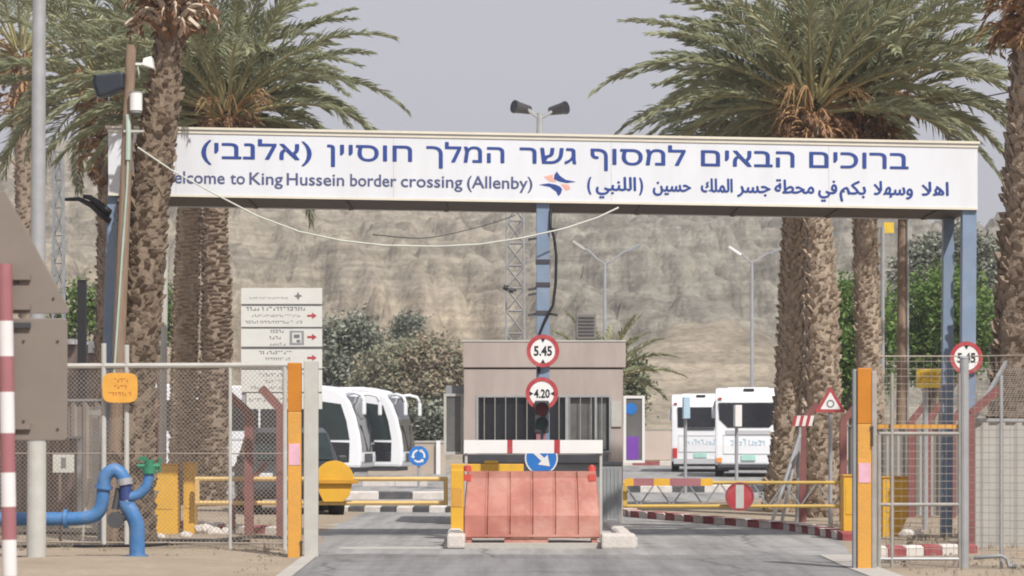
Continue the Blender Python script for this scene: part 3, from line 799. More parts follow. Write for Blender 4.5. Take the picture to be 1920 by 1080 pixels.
mb = MB(); mb.box(xa + th, xb - th, by0 + .12, by1 - .12, .1, .14); mb.build('floor_panel', M['interior'], bth)
mb = MB(); mb.box(wa + .1, mx, by0 + .9, by0 + .95, .14, zw1); mb.box(wa, wb, by0 + .2, by0 + .75, zw0 - .12, zw0 - .07); mb.build('interior_cabinet', M['interior'], bth)
mb = MB(); mb.box(wa, wb, by0 + .07, by0 + .078, zw0, zw1); 
gl = mb.build('window_pane', M['glassdark'], bth)
mb = MB(); mb.box(PX(1068, by0), wb - .05, by0 + .066, by0 + .069, zw0 + .02, zw1 - .02); mb.build('painted_reflection_pane', M['glasspale'], bth)  # pale layer over the dark pane paints in its reflection
mb = MB()
for (X0, X1, Z0, Z1) in ((wa - .03, wb + .03, zw1, zw1 + .035), (wa - .03, wb + .03, zw0 - .035, zw0), (wa - .04, wa, zw0, zw1), (wb, wb + .04, zw0, zw1), (PX(1060, by0), PX(1068, by0), zw0, zw1), (PX(1115, by0), PX(1119, by0), zw0, zw1)):
    mb.box(X0, X1, by0 - .015, by0 + .05, Z0, Z1)
mb.build('window_frame', M['galv'], bth)
for k in range(12):
    px = 908 + k * 20
    mb = MB(); mb.bar((PX(px, by0), by0 - .03, zw0 - .02), (PX(px, by0), by0 - .03, zw1 + .02), .008, n=6); mb.build('window_bar', M['gateframe'], bth)
mb = MB(); mb.box(xa - .02, xb - .25, by0 - .2, by0 - .001, PZ(868, by0), PZ(852, by0)); mb.build('counter', M['dark'], bth, bevel=.01)
mb = MB(); mb.box(xa + .02, PX(1135, by0), by0 - .012, by0 - .001, .09, PZ(870, by0)); mb.build('lower_panel', M['steelgrey'], bth)
mb = MB(); mb.box(PX(1146, by0), PX(1165, by0), by0 - .03, by0 - .001, PZ(800, by0), PZ(752, by0)); mb.build('notice_frame', M['palegrey'], bth)
# open window leaves left and right
for side, (a, b, c0, c1) in ((0, (832, 869, 738, 852)), (1, (1169, 1209, 742, 868))):
    yy = by0 + .3
    Xa, Xb, Z0, Z1 = PX(a, yy), PX(b, yy), PZ(c1, yy), PZ(c0, yy)
    mb = MB(); f = .045
    mb.box(Xa, Xb, yy, yy + .05, Z0, Z0 + f); mb.box(Xa, Xb, yy, yy + .05, Z1 - f, Z1); mb.box(Xa, Xa + f, yy, yy + .05, Z0 + f, Z1 - f); mb.box(Xb - f, Xb, yy, yy + .05, Z0 + f, Z1 - f)
    lf = mb.build('window_leaf', M['palegrey'] if side == 0 else M['signwhite'], bth)
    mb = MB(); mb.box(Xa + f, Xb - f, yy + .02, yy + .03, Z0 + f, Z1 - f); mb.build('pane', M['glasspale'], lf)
    if side:
        mb = MB(); mb.box(Xa + f + .01, Xb - f - .06, yy + .012, yy + .019, Z0 + .06, Z0 + .45); mb.build('poster', M['purple'], lf)
        mb = MB(); mb.disc((Xa + .13, Z1 - .22), .1, yy + .012, yy + .019, 20); mb.build('seen_through_sign', M['signblue'], lf)  # disc on the pane stands in for a sign seen through it
mb = MB(); mb.box(PX(836, by0 + .4), xa - .002, by0 + .36, by0 + .5, PZ(738, by0) , PZ(722, by0)); mb.build('leaf_awning', M['greypost'], bth)
# water tank and grey steel cabinet
y = 47.2
t = thing('roof_unit', 'dark grey box unit on a stand on the booth roof', 'roof unit', (PX(1099, y), y, PZ(641, by0) + .03))
mb = MB(); mb.box(PX(1080, y), PX(1118, y), y, y + .4, PZ(636, y), PZ(588, y)); hb = mb.build('housing', mat('roof_unit_grey', (.16, .145, .135), .7), t, bevel=.02)
mb = MB()
for k in range(6): mb.box(PX(1084, y), PX(1114, y), y - .01, y - .001, PZ(630 - k * 6.5, y), PZ(627 - k * 6.5, y))
mb.build('grille', M['dark'], hb)
mb = MB()
for px in (1083, 1113):
    mb.box(PX(px, y) , PX(px + 3, y), y + .03, y + .06, PZ(641, by0) + .028, PZ(636, y) + .002); mb.box(PX(px, y) , PX(px + 3, y), y + .33, y + .36, PZ(641, by0) + .028, PZ(636, y) + .002)
mb.build('stand', M['dark'], t)
y = 44.2
t = thing('steel_cabinet', 'tall grey ribbed steel cabinet at the right corner of the booth', 'cabinet', (PX(1146, y), y + .3, .07))
mb = MB(); mb.box(PX(1128, y), PX(1166, y), y, y + .6, .06, PZ(872, y)); cb = mb.build('body', M['steelgrey'], t, bevel=.01)
mb = MB()
for k in range(5): mb.box(PX(1131 + k * 7, y), PX(1133 + k * 7, y), y - .012, y - .0005, .12, PZ(878, y))
mb.build('rib', M['steelgrey'], cb)
mb = MB(); mb.box(PX(1125, y), PX(1168, y), y - .02, y + .62, PZ(872, y) + .001, PZ(866, y)); mb.build('lid', M['dark'], t)

# ------------------------------------------------------------------ palms
def frond(mb, base, azim, e0, droop, L, lw, rnd, n=44, roll=0.0, start=.16, mi_leaf=0, mi_rachis=1, ragged=0.0):
    N = 16; pts = [Vector(base)]; tg = []
    ca, sa = math.cos(azim), math.sin(azim)
    sw = rnd.uniform(-.25, .25)
    for i in range(N):
        s = (i + .5) / N
        e = e0 - droop * s ** 1.25
        a2 = azim + sw * s * s
        d = Vector((math.cos(a2) * math.cos(e), math.sin(a2) * math.cos(e), math.sin(e)))
        tg.append(d); pts.append(pts[-1] + d * L / N)
    mb.mi = mi_rachis
    mb.tube(pts, [.034 * (1 - i / N) ** .8 + .004 for i in range(N + 1)], 4)
    mb.mi = mi_leaf
    for k in range(n):
        s = start + (1 - start) * (k + rnd.random()) / n
        if s > .995: s = .995
        f = s * N; i = min(N - 1, int(f)); p = pts[i].lerp(pts[i + 1], f - i); t = tg[i]
        side = t.cross(Vector((0, 0, 1)))
        if side.length < .05: side = Vector((-sa, ca, 0))
        side.normalize(); up = side.cross(t).normalized()
        prof = min(1, (s - start) / .18 + .25) * (1 - max(0, s - .45) / .55 * .62)
        for sg in (-1, 1):
            if ragged and rnd.random() < ragged: continue
            l = lw * prof * rnd.uniform(.8, 1.12)
            ang = rnd.uniform(.75, 1.0) * (1 - .45 * s)
            v = rnd.choice((.1, .45, .75)) + rnd.uniform(-.15, .15)
            d = (t * math.cos(ang) + (side * sg * math.cos(v) + up * math.sin(v)) * math.sin(ang)).normalized()
            mid = p + d * l * .55
            tip = p + d * l + Vector((0, 0, -l * rnd.uniform(.08, .3)))
            wv = d.cross(up).normalized() * (.017 * rnd.uniform(.8, 1.25)) if rnd.random() < .6 else up * .017
            mb.add([p - wv * .5, p + wv * .5, mid + wv, tip, mid - wv], [(0, 1, 2, 3, 4)])

def palm(label, path, Y, widths, crown, skirt, mtrunk='trunk', leaf='frond', seed=1, boots=300, group=None, lean=0.0, rings=False):
    """path: trunk centre pixels from foot to crown; widths: trunk widths in pixels"""
    rnd = random.Random(seed)
    pts = [P(px, py, Y) for px, py in path]
    for i, p in enumerate(pts): p.y += lean * i / len(pts)
    pts[0].z = -.1
    t = thing('date_palm', label, 'palm tree', (pts[0].x, pts[0].y, 0), group)
    rs = [w * .95 * Y / F / 2 for w in widths]
    # resample
    rp, rr = [], []
    for i in range(len(pts) - 1):
        m = max(2, int((pts[i + 1] - pts[i]).length / .18))
        for k in range(m):
            u = k / m; rp.append(pts[i].lerp(pts[i + 1], u)); rr.append(rs[i] + (rs[i + 1] - rs[i]) * u)
    rp.append(pts[-1]); rr.append(rs[-1])
    mb = MB(); mb.tube(rp, [r * .84 for r in rr], 14)
    L = len(rp)
    boots = int(boots * 2.6)
    for k in range(boots):
        f = (k + rnd.random()) / boots * (L - 1.01); i = int(f)
        c = rp[i].lerp(rp[i + 1], f - i); r = rr[i] * .83
        a = k * 2.39996 + rnd.uniform(-.4, .4)
        o = Vector((math.cos(a), math.sin(a), 0)); s = Vector((-math.sin(a), math.cos(a), 0)); u = Vector((0, 0, 1))
        w = rr[i] * rnd.uniform(.15, .27); h = rr[i] * rnd.uniform(.2, .42); d = rr[i] * rnd.choice((.10, .16, .22, .32)) * rnd.uniform(.8, 1.2)
        if rings: w = rr[i] * rnd.uniform(.32, .5); h = rr[i] * rnd.uniform(.16, .24); d = rr[i] * rnd.uniform(.14, .24)
        b = c + o * r
        tip = rnd.uniform(.3, .9); tl = rnd.uniform(-3, 3)
        mb.add([b - s * w * .6 - u * h * .55 - o * .02, b + s * w * .6 - u * h * .55 - o * .02, b + s * w + o * d * .7 + u * h * (tip * .6 - .1 * tl), b - s * w + o * d * .7 + u * h * (tip * .6 + .1 * tl),
                b + s * w * .35 + o * d + u * h, b - s * w * .35 + o * d + u * h, b + u * h * 1.05 - o * .03],
               [(0, 1, 2, 3), (3, 2, 4, 5), (5, 4, 6), (0, 3, 5, 6), (1, 6, 4, 2)])
    mb.build('trunk', M[mtrunk], t, fix=False)
    top = rp[-1]
    # crown
    mb = MB()
    n, Lf, emin, emax, azr = crown['n'], crown['L'], crown.get('emin', -5), crown.get('emax', 86), crown.get('az', (0, 360))
    for k in range(n):
        q = (k + .5) / n
        e = R(emax - (emax - emin) * q ** .8 + rnd.uniform(-6, 6))
        a = R(azr[0]) + (R(azr[1] - azr[0])) * ((k * .61803 + rnd.uniform(-.03, .03)) % 1)
        if R(40) > e and math.sin(a) < -.35 and crown.get('open', 1): continue
        l = Lf * rnd.uniform(.82, 1.1) * (.85 + .15 * math.sin(math.pi * q))
        dr = R(crown.get('droop', 75)) * rnd.uniform(.65, 1.2) * (.55 + .75 * q) + max(0, e) * .1
        b = top + Vector((math.cos(a) * .16, math.sin(a) * .16, .1 + .35 * (1 - q)))
        frond(mb, b, a, e, dr, l, crown.get('lw', .56), rnd, n=crown.get('leaves', 74))
    mb.build('crown', [M[leaf], M['rachis']], t, fix=False)
    # hanging dead leaves and fruit stalks
    if skirt:
        mb = MB()
        for k in range(skirt['n']):
            a = k * 2.39996 + rnd.uniform(-.3, .3)
            z = -rnd.random() * skirt.get('h', .6)
            b = top + Vector((math.cos(a) * .18, math.sin(a) * .18, z + .1))
            l = skirt.get('L', .9) * rnd.uniform(.6, 1.25)
            frond(mb, b, a, R(rnd.uniform(25, 60)), R(rnd.uniform(110, 150)), l, .2, rnd, n=12, start=.35, ragged=.35)
        for k in range(skirt['n']):                                    # broad old leaf stubs
            a = k * 2.39996; z = -rnd.random() * skirt.get('h', .6) * 1.1
            b = top + Vector((math.cos(a) * .15, math.sin(a) * .15, z))
            o = Vector((math.cos(a), math.sin(a), 0))
            mb.mi = 1 if rnd.random() < .3 else 0
            l = rnd.uniform(.3, .6)
            mb.tube([b, b + o * l * .45 + Vector((0, 0, l * .35)), b + o * l * .8 + Vector((0, 0, l * rnd.uniform(-.1, .45)))], [.06, .045, .03], 4)
        mb.build('dead_leaf_skirt', [M['dry'], M['stub'] if skirt.get('pale') else M['stalk']], t, fix=False)
        mb = MB()
        for k in range(skirt.get('stalks', 10)):
            a = rnd.uniform(0, 6.28); o = Vector((math.cos(a), math.sin(a), 0)); b = top + o * .15 + Vector((0, 0, .15))
            l = rnd.uniform(.6, 1.1); h = rnd.uniform(.4, .9)
            tp = b + o * l * .6 + Vector((0, 0, h * .7))
            mb.tube([b, b + o * l * .3 + Vector((0, 0, h * .55)), tp], [.03, .022, .015], 4)
            for j in range(10):
                e = tp + o * rnd.uniform(.05, .4) + Vector((rnd.uniform(-.2, .2), rnd.uniform(-.2, .2), -rnd.uniform(.1, .5)))
                mb.tube([tp, tp.lerp(e, .5) + Vector((0, 0, .08)), e], [.008, .007, .004], 3)
        mb.build('fruit_stalks', M['stalk'], t, fix=False)
    return t

palm('thick near palm trunk standing in front of the left end of the welcome gantry', [(247, 1020), (250, 880), (256, 740), (263, 620), (272, 500), (280, 380), (292, 270), (306, 180), (317, 90), (320, 0), (322, -70)],
     37.15, [96, 84, 82, 84, 82, 82, 80, 70, 62, 60, 66], dict(n=26, L=3.4, emin=48, emax=85, droop=25, az=(20, 160)), dict(n=60, h=1.0, L=.6, stalks=6, pale=1), 'trunk_near', seed=3, boots=420)
palm('slim palm left of the white info board, left trunk of the close pair', [(343, 960), (344, 800), (346, 660), (350, 540), (354, 420), (360, 320), (368, 240)], 60.0,
     [60, 56, 54, 54, 50, 46, 50], dict(n=64, L=4.0, emin=10, emax=88, droop=70), dict(n=46, h=.5, L=.7), 'trunk', seed=5, boots=260, rings=True)
palm('palm just left of the white info board, right trunk of the close pair', [(392, 955), (398, 800), (406, 660), (406, 540), (402, 420), (412, 320), (428, 235)], 58.5,
     [72, 66, 64, 60, 52, 46, 50], dict(n=68, L=4.1, emin=8, emax=84, droop=75), dict(n=46, h=.5, L=.7), 'trunk_dark', seed=11, boots=260, rings=True)
palm('palm with shaggy brown skirt behind the leaning wooden pole at the left', [(196, 940), (199, 700), (202, 500), (204, 360), (202, 270), (200, 190)], 63.0,
     [52, 48, 46, 46, 44, 48], dict(n=64, L=4.2, emin=-15, emax=80, droop=75), dict(n=70, h=1.9, L=.8), 'trunk_dark', seed=17, boots=260)
palm('palm at the left edge behind the tall grey steel pole', [(70, 930), (60, 700), (50, 480), (45, 300), (40, 120)], 72.0,
     [46, 44, 42, 42, 44], dict(n=44, L=4.3, emin=-15, emax=80, droop=80), dict(n=50, h=1.6, L=.8), 'trunk_dark', seed=23, boots=240)
palm('greyer palm whose trunk is the left one of the joined pair beside the white buses', [(1462, 945), (1476, 820), (1481, 700), (1484, 560), (1488, 440), (1494, 330), (1498, 265)], 54.5,
     [74, 60, 55, 53, 47, 44, 48], dict(n=50, L=3.6, emin=6, emax=70, droop=70, az=(60, 310)), dict(n=30, h=.5, L=.7), 'trunk', 'frond_grey', seed=29, boots=340)
palm('stout palm whose trunk is the right one of the joined pair behind the warning sign', [(1545, 975), (1543, 860), (1541, 700), (1540, 560), (1534, 440), (1528, 330), (1524, 225)], 51.0,
     [92, 78, 72, 68, 55, 54, 66], dict(n=66, L=3.9, emin=8, emax=84, droop=66), dict(n=90, h=.85, L=.75), 'trunk', seed=31, boots=380)
palm('palm behind the right orange gate post with full green crown over the sign', [(1636, 950), (1633, 800), (1628, 650), (1624, 520), (1622, 420), (1628, 320), (1636, 225)], 52.5,
     [60, 54, 52, 52, 48, 50, 64], dict(n=74, L=4.1, emin=10, emax=87, droop=68), dict(n=80, h=.75, L=.75, stalks=22), 'trunk', seed=37, boots=360)
palm('thick palm at the right edge of the view behind the mesh fence', [(1902, 1010), (1904, 860), (1908, 720), (1916, 560), (1924, 420), (1930, 280), (1936, 160), (1945, 60), (1950, -20)], 38.6,
     [112, 106, 104, 102, 98, 94, 92, 70, 72], dict(n=24, L=3.4, emin=10, emax=85, droop=45), dict(n=80, h=.9, L=.8), 'trunk_dark', seed=41, boots=420)
palm('small dark palm behind the booth roof', [(1130, 900), (1130, 800), (1128, 735)], 64.0, [60, 56, 60], dict(n=34, L=1.75, emin=0, emax=80, droop=55, lw=.34, leaves=30), None, 'trunk_dark', seed=43, boots=80)

# ------------------------------------------------------------------ broadleaf trees and bushes
def leaf_tree(name, label, cat, px, Y, blobs, m, n, size, seed, trunk=True, group=None, brown=None):
    """blobs: (px, py, rx, ry) in photo pixels at distance Y"""
    rnd = random.Random(seed)
    s = Y / F
    t = thing(name, label, cat, (PX(px, Y), Y, 0), group)
    fx = Vector((PX(px, Y), Y, -.05))
    cs = [(P(a, b, Y + rnd.uniform(-.6, .6) * c * s), c * s, d * s) for a, b, c, d in blobs]
    if trunk:
        mb = MB()
        low = min(c.z - rz for c, rx, rz in cs)
        fork = Vector((fx.x, fx.y, max(.35, low * .7)))
        mb.tube([fx, fx.lerp(fork, .5) + Vector((.05, 0, 0)), fork], [.22, .16, .13], 8)
        for c, rx, rz in cs:
            mb.tube([fork, fork.lerp(c, .5) + Vector((rnd.uniform(-.2, .2), rnd.uniform(-.2, .2), -.1 * rz)), c], [.1, .06, .025], 6)
            for k in range(5):
                e = c + Vector((rnd.uniform(-1, 1) * rx, rnd.uniform(-1, 1) * rx, rnd.uniform(-.4, 1) * rz)) * .8
                mb.tube([c.lerp(fork, .25), c.lerp(e, .6), e], [.04, .025, .01], 4)
        mb.build('trunk', M['bark'], t, fix=False)
    mb = MB(); tot = sum(rx * rz for c, rx, rz in cs)
    for c, rx, rz in cs:
        for k in range(int(n * rx * rz / tot / 7)):
            while True:
                v = Vector((rnd.uniform(-1, 1), rnd.uniform(-1, 1), rnd.uniform(-1, 1)))
                if .25 < v.length < 1: break
            if noise.noise(v * 2.1 + Vector((seed, px * .01, c.z))) < -.16: continue
            v *= rnd.uniform(.85, 1.08)
            p = c + Vector((v.x * rx, v.y * rx, v.z * rz))
            mb.mi = 1 if brown and rnd.random() < brown else 0
            for q in range(7):
                o = p + Vector((rnd.gauss(0, 1), rnd.gauss(0, 1), rnd.gauss(0, .8))) * size * 1.2
                d = Vector((rnd.gauss(0, 1), rnd.gauss(0, 1), rnd.gauss(-.1, .7))).normalized()
                w = d.cross(Vector((rnd.gauss(0, 1), rnd.gauss(0, 1), rnd.gauss(0, 1)))).normalized()
                l = size * rnd.uniform(.7, 1.4)
                mb.add([o - d * l * .5, o + w * l * .24, o + d * l * .5, o - w * l * .24], [(0, 1, 2, 3)])
    mb.build('crown', m, t, fix=False)
    return t
LB, LO, LG, LBr, LD = M['leaf_bright'], M['leaf_olive'], M['leaf_grey'], M['leaf_brown'], M['leaf_dark']
leaf_tree('leafy_tree', 'bright green leafy tree behind the right orange gate post', 'tree', 1600, 78, [(1590, 610, 42, 100), (1570, 680, 35, 70), (1640, 640, 45, 90), (1605, 720, 60, 50)], [LB], 15000, .15, 51)
leaf_tree('leafy_tree', 'bright green leafy tree behind the yellow sign and the utility pole', 'tree', 1745, 80, [(1720, 590, 60, 80), (1785, 570, 60, 80), (1750, 660, 80, 70), (1830, 620, 55, 80)], [LB], 18000, .15, 52)
leaf_tree('leafy_tree', 'dull dark tree rising behind the bright green trees at the right', 'tree', 1765, 98, [(1745, 480, 48, 40), (1800, 470, 42, 50), (1710, 510, 40, 40), (1840, 500, 50, 60)], [LD, LG], 12000, .16, 53, brown=.5)
leaf_tree('leafy_tree', 'green leafy tree behind the black pole at the left', 'tree', 165, 88, [(150, 575, 38, 52), (190, 585, 36, 48), (130, 600, 30, 45)], [LB, LO], 9000, .15, 54, brown=.35)
leaf_tree('leafy_tree', 'green leafy tree glimpsed between the thick near palm and the slim pair', 'tree', 300, 90, [(295, 570, 28, 60), (318, 600, 20, 50)], [LB, LO], 5000, .15, 55, brown=.35)
leaf_tree('bushy_tree', 'grey green bushy tree right behind the white info board', 'tree', 640, 122, [(630, 640, 42, 48), (668, 632, 42, 40), (640, 690, 55, 45), (690, 670, 45, 45), (612, 720, 40, 50)], [LG, LD], 16000, .22, 56, brown=.35)
leaf_tree('bushy_tree', 'olive bushy tree above the white coaches', 'tree', 735, 118, [(720, 700, 48, 50), (765, 680, 40, 45), (760, 735, 55, 45), (700, 740, 45, 40)], [LO, LBr], 16000, .2, 57, brown=.3)
leaf_tree('dry_bush', 'dry brown bushy tree beside the left edge of the booth', 'tree', 815, 116, [(815, 680, 48, 58), (800, 740, 50, 50), (850, 710, 35, 60), (780, 770, 40, 40)], [LBr, LO], 15000, .2, 58, brown=.25)
leaf_tree('bushy_tree', 'small rounded dark green tree on the slope foot above the dry bush', 'tree', 770, 165, [(768, 612, 24, 20), (760, 625, 18, 14)], [LD, LG], 3500, .25, 59, brown=.4)
leaf_tree('bush', 'dark low bush between the coaches and the beige wall', 'bush', 790, 114, [(785, 800, 35, 30), (815, 790, 30, 40), (755, 800, 30, 30)], [LD, LG], 7000, .2, 60, trunk=False, brown=.4)
leaf_tree('bush', 'green shrub at the right of the booth behind the open window leaf', 'bush', 1190, 70, [(1190, 700, 18, 40), (1185, 760, 20, 40)], [LO, LD], 4000, .12, 61, trunk=False, brown=.3)
leaf_tree('bush', 'dark shrub at the foot of the joined palm pair', 'bush', 1490, 56, [(1500, 905, 40, 28), (1462, 925, 26, 22)], [LD, LBr], 4500, .09, 62, trunk=False, brown=.5)

# ------------------------------------------------------------------ vehicles
def coach(label, loc, rz, rear=False, seed=0, rearstyle=0):
    """local: x forward, origin at the ground under the middle; 12 m long, 2.5 m wide, 3.4 m high"""
    t = thing('coach', label, 'bus', loc, 'white coaches parked beyond the booth', rz, local=True)
    H = 3.38; hw = 1.25
    fr = [(6.0, .42), (6.05, .75), (6.04, 1.15), (5.98, 1.6), (5.84, 2.2), (5.64, 2.75), (5.42, 3.05), (5.05, 3.27), (4.5, H)]
    re = [(-5.2, H), (-5.7, 3.26), (-5.92, 2.95), (-5.98, 2.3), (-6.0, 1.2), (-5.97, .45)]
    out = fr + re
    wells = [(3.2, .52), (-3.3, .52)]
    mb = MB(); mb.prism(out, -hw, hw)
    body = mb.build('body', M['buswhite'], t, bevel=.09)
    mb = MB(); mb.box(-5.7, 5.75, -hw + .06, hw - .06, .26, .43); mb.build('underframe', M['dark'], t)
    def strip(pts, y0, y1, off):                                       # thin curved panel lying on the outline
        m2 = MB(); n = len(pts); vs = []
        for i, (x, z) in enumerate(pts):
            a = pts[max(0, i - 1)]; b = pts[min(n - 1, i + 1)]
            dx, dz = b[0] - a[0], b[1] - a[1]; l = math.hypot(dx, dz); nx_, nz_ = dz / l, -dx / l
            for o in (off, -.02):
                for y in (y0, y1): vs.append((x + nx_ * o, y, z + nz_ * o))
        fs = []
        for i in range(n - 1):
            a = i * 4; b = a + 4
            fs += [(a, a+1, b+1, b), (a+2, b+2, b+3, a+3), (a, b, b+2, a+2), (a+1, a+3, b+3, b+1)]
        fs += [(0, 2, 3, 1), (n*4-4, n*4-3, n*4-1, n*4-2)]
        return m2.add(vs, fs)
    strip([(6.045, .98), (6.04, 1.15), (5.98, 1.6), (5.84, 2.2), (5.64, 2.75), (5.46, 2.99)], -1.12, 1.12, .008).build('windscreen', M['glassdark'], t)
    strip([(6.04, .6), (6.05, .75), (6.04, .92)], -.7, .7, .012).build('front_grille', M['dark'], t)
    for s in (-1, 1):
        y = s * (hw + .004)
        def panel(nm, pts, m, par=t, d=.012):
            p3 = MB()
            ya, yb = (y - .02, y + d) if s > 0 else (y - d, y + .02)
            p3.prism(pts, ya, yb); return p3.build(nm, m, par)
        xs = [4.2, 2.3, .4, -1.5, -3.4, -5.4]
        for a, b in zip(xs, xs[1:]):
            panel('side_window', [(b + .04, 1.75), (a - .04, 1.75), (a - .04, 2.86), (b + .04, 2.86)], M['glassdark'])
        panel('driver_window', [(4.3, 1.42), (5.62, 1.42), (5.5, 2.1), (5.3, 2.7), (4.3, 2.84)], M['glassgreen'])
        panel('door_glass', [(4.35, .62), (5.6, .62), (5.62, 1.32), (4.35, 1.36)], M['glassdark'])
        panel('luggage_panel', [(-2.4, .48), (2.3, .48), (2.3, 1.3), (-2.4, 1.3)], M['buswhite'], d=.008)
        panel('skirt_line', [(-5.7, 1.4), (4.2, 1.4), (4.2, 1.46), (-5.7, 1.46)], M['busgrey'], d=.01)
        for (wx, r) in wells:
            w = MB(); w.prism([(wx + math.cos(2*math.pi*k/24)*.58, .52 + math.sin(2*math.pi*k/24)*.58) for k in range(24)], y - .012 if s > 0 else y - .008, y + .008 if s > 0 else y + .012)
            w.build('wheel_arch', M['dark'], t)
            w = MB(); w.disc((wx, .5), .5, s * hw - .14 + (s * .0), s * hw + .14 - 0, 24) if False else w.prism([(wx + math.cos(2*math.pi*k/24)*.5, .5 + math.sin(2*math.pi*k/24)*.5) for k in range(24)], min(s*(hw-.28), s*(hw+.018)), max(s*(hw-.28), s*(hw+.018)))
            wh = w.build('wheel', M['rubber'], t)
            w = MB(); w.prism([(wx + math.cos(2*math.pi*k/16)*.28, .5 + math.sin(2*math.pi*k/16)*.28) for k in range(16)], min(s*(hw+.01), s*(hw+.026)), max(s*(hw+.01), s*(hw+.026)))
            w.build('rim', M['rim'], wh)
        m2 = MB(); m2.tube([(5.45, s * 1.0, 3.05), (5.8, s * 1.2, 3.1), (6.08, s * 1.34, 3.02), (6.18, s * 1.38, 2.78)], [.06, .06, .06, .07], 8)
        arm = m2.build('mirror_arm', M['buswhite'], t, smooth=True)
        m2 = MB(); m2.box(6.12, 6.24, s * 1.38 - .11, s * 1.38 + .11, 2.32, 2.8); m2.build('mirror', M['buswhite'], arm, bevel=.04)
        m2 = MB(); m2.box(6.03, 6.07, min(s*.78, s*1.16), max(s*.78, s*1.16), .62, .86); m2.build('headlight', M['lampclear'], t, bevel=.015)
        m2 = MB(); m2.box(-6.02, -5.97, min(s*1.0, s*1.2), max(s*1.0, s*1.2), .62 if rearstyle == 0 else .56, 1.05 if rearstyle == 0 else .74); m2.build('tail_light', M['lampred'] if rearstyle == 0 else M['lamporange'], t, bevel=.012)
    if rearstyle == 0:
        pts = [(-.98, 1.95), (.98, 1.95), (.98, 2.82), (-.98, 2.82)]
    else:
        pts = [(-.78, 1.88), (.78, 1.88), (1.1, 2.2), (1.12, 2.82), (-1.12, 2.82), (-1.1, 2.2)]
    m2 = MB(); n = len(pts)
    m2.add([(-6.012, a, b) for a, b in pts] + [(-5.93, a, b) for a, b in pts], [tuple(range(n)), tuple(range(2*n-1, n-1, -1))] + [((k+1)%n, k, n+k, n+(k+1)%n) for k in range(n)])
    m2.build('rear_window', M['glassdark'], t)
    m2 = MB(); m2.box(-6.03, -5.98, -.85, .85, 1.62, 1.78) if rearstyle else m2.box(-6.03, -5.98, -.6, .6, 1.84, 1.93); m2.build('rear_vent', M['busgrey'] if rearstyle else M['dark'], t)
    m2 = MB(); m2.box(-6.035, -5.97, -1.16, 1.16, .36, .6 if rearstyle == 0 else .5); m2.build('rear_bumper', M['busgrey'] if rearstyle == 0 else M['dark'], t, bevel=.02)
    m2 = MB(); m2.box(-6.04, -5.985, -.27, .27, .64, .84); m2.build('number_plate', M['plate'], t)
    m2 = MB(); m2.box(-5.99, -5.96, -1.0, 1.0, 1.08, 1.1); m2.box(-6.012, -5.98, -.02, .02, .9, 1.6) if False else None; m2.build('panel_seam', M['busgrey'], t)
    rnd = random.Random(seed + 5); m2 = MB(); yy = -.62
    while yy < .62:                                                    # faint illegible lettering across the tail
        h = rnd.uniform(.12, .24); m2.box(-6.016, -6.0, yy, yy + .035, 1.22, 1.22 + h)
        if rnd.random() < .7: m2.box(-6.016, -6.0, yy + .035, yy + .11, 1.22 + h - .03, 1.22 + h)
        if rnd.random() < .5: m2.box(-6.016, -6.0, yy + .035, yy + .1, 1.22, 1.25)
        yy += rnd.uniform(.13, .18)
    m2.build('tail_marking', M['busmark'], t)
    m2 = MB()
    for y0_, y1_, z0_, z1_ in ((-.95, .95, 1.585, 1.6), (-.95, -.935, .9, 1.6), (.935, .95, .9, 1.6), (-.95, .95, .885, .9)): m2.box(-6.012, -5.985, y0_, y1_, z0_, z1_)
    m2.build('engine_hatch_seam', M['busgrey'], t)
    for s in (-1, 1):
        m2 = MB(); m2.bar((6.08, s * .2, 1.0), (5.93, s * .75, 1.95), .016, n=5); m2.build('wiper', M['black'], t)
        m2 = MB(); m2.box(-5.98, -5.9, min(s*1.0, s*1.14), max(s*1.0, s*1.14), 2.95, 3.02); m2.build('marker_lamp', M['lampred'], t)
    m2 = MB(); m2.box(-3.2, -.6, -.8, .8, H + .001, H + .07); m2.build('roof_unit', M['buswhite'], t, bevel=.05)
    m2 = MB(); m2.box(-5.75, -5.4, -.22, .18, 3.27, 3.36); m2.build('rear_camera_hood', M['black'], t, bevel=.02)
    return t
coach('white coach seen from behind, partly hidden by the other coach, narrow rear window', (PX(1313, 124.2), 124.2, 0), R(90 - 3.9), rearstyle=0, seed=1)
coach('white coach seen from behind right beside the joined palms, wide cut corner rear window', (PX(1402, 109.2), 109.2, 0), R(90 - 4.7), rearstyle=1, seed=2)
a = R(-9)
fx = PX(686, 98)
coach('nearer white coach facing right behind the left orange gate post', (fx - math.cos(a) * 6.0, 99.0 - math.sin(a) * 6.0, 0), a, rearstyle=0, seed=3)
coach('farther white coach facing right whose nose and mirror show past the nearer coach', (fx - math.cos(a) * 6.0 + 1.35, 99.0 - math.sin(a) * 6.0 + 3.4, 0), a, rearstyle=1, seed=4)

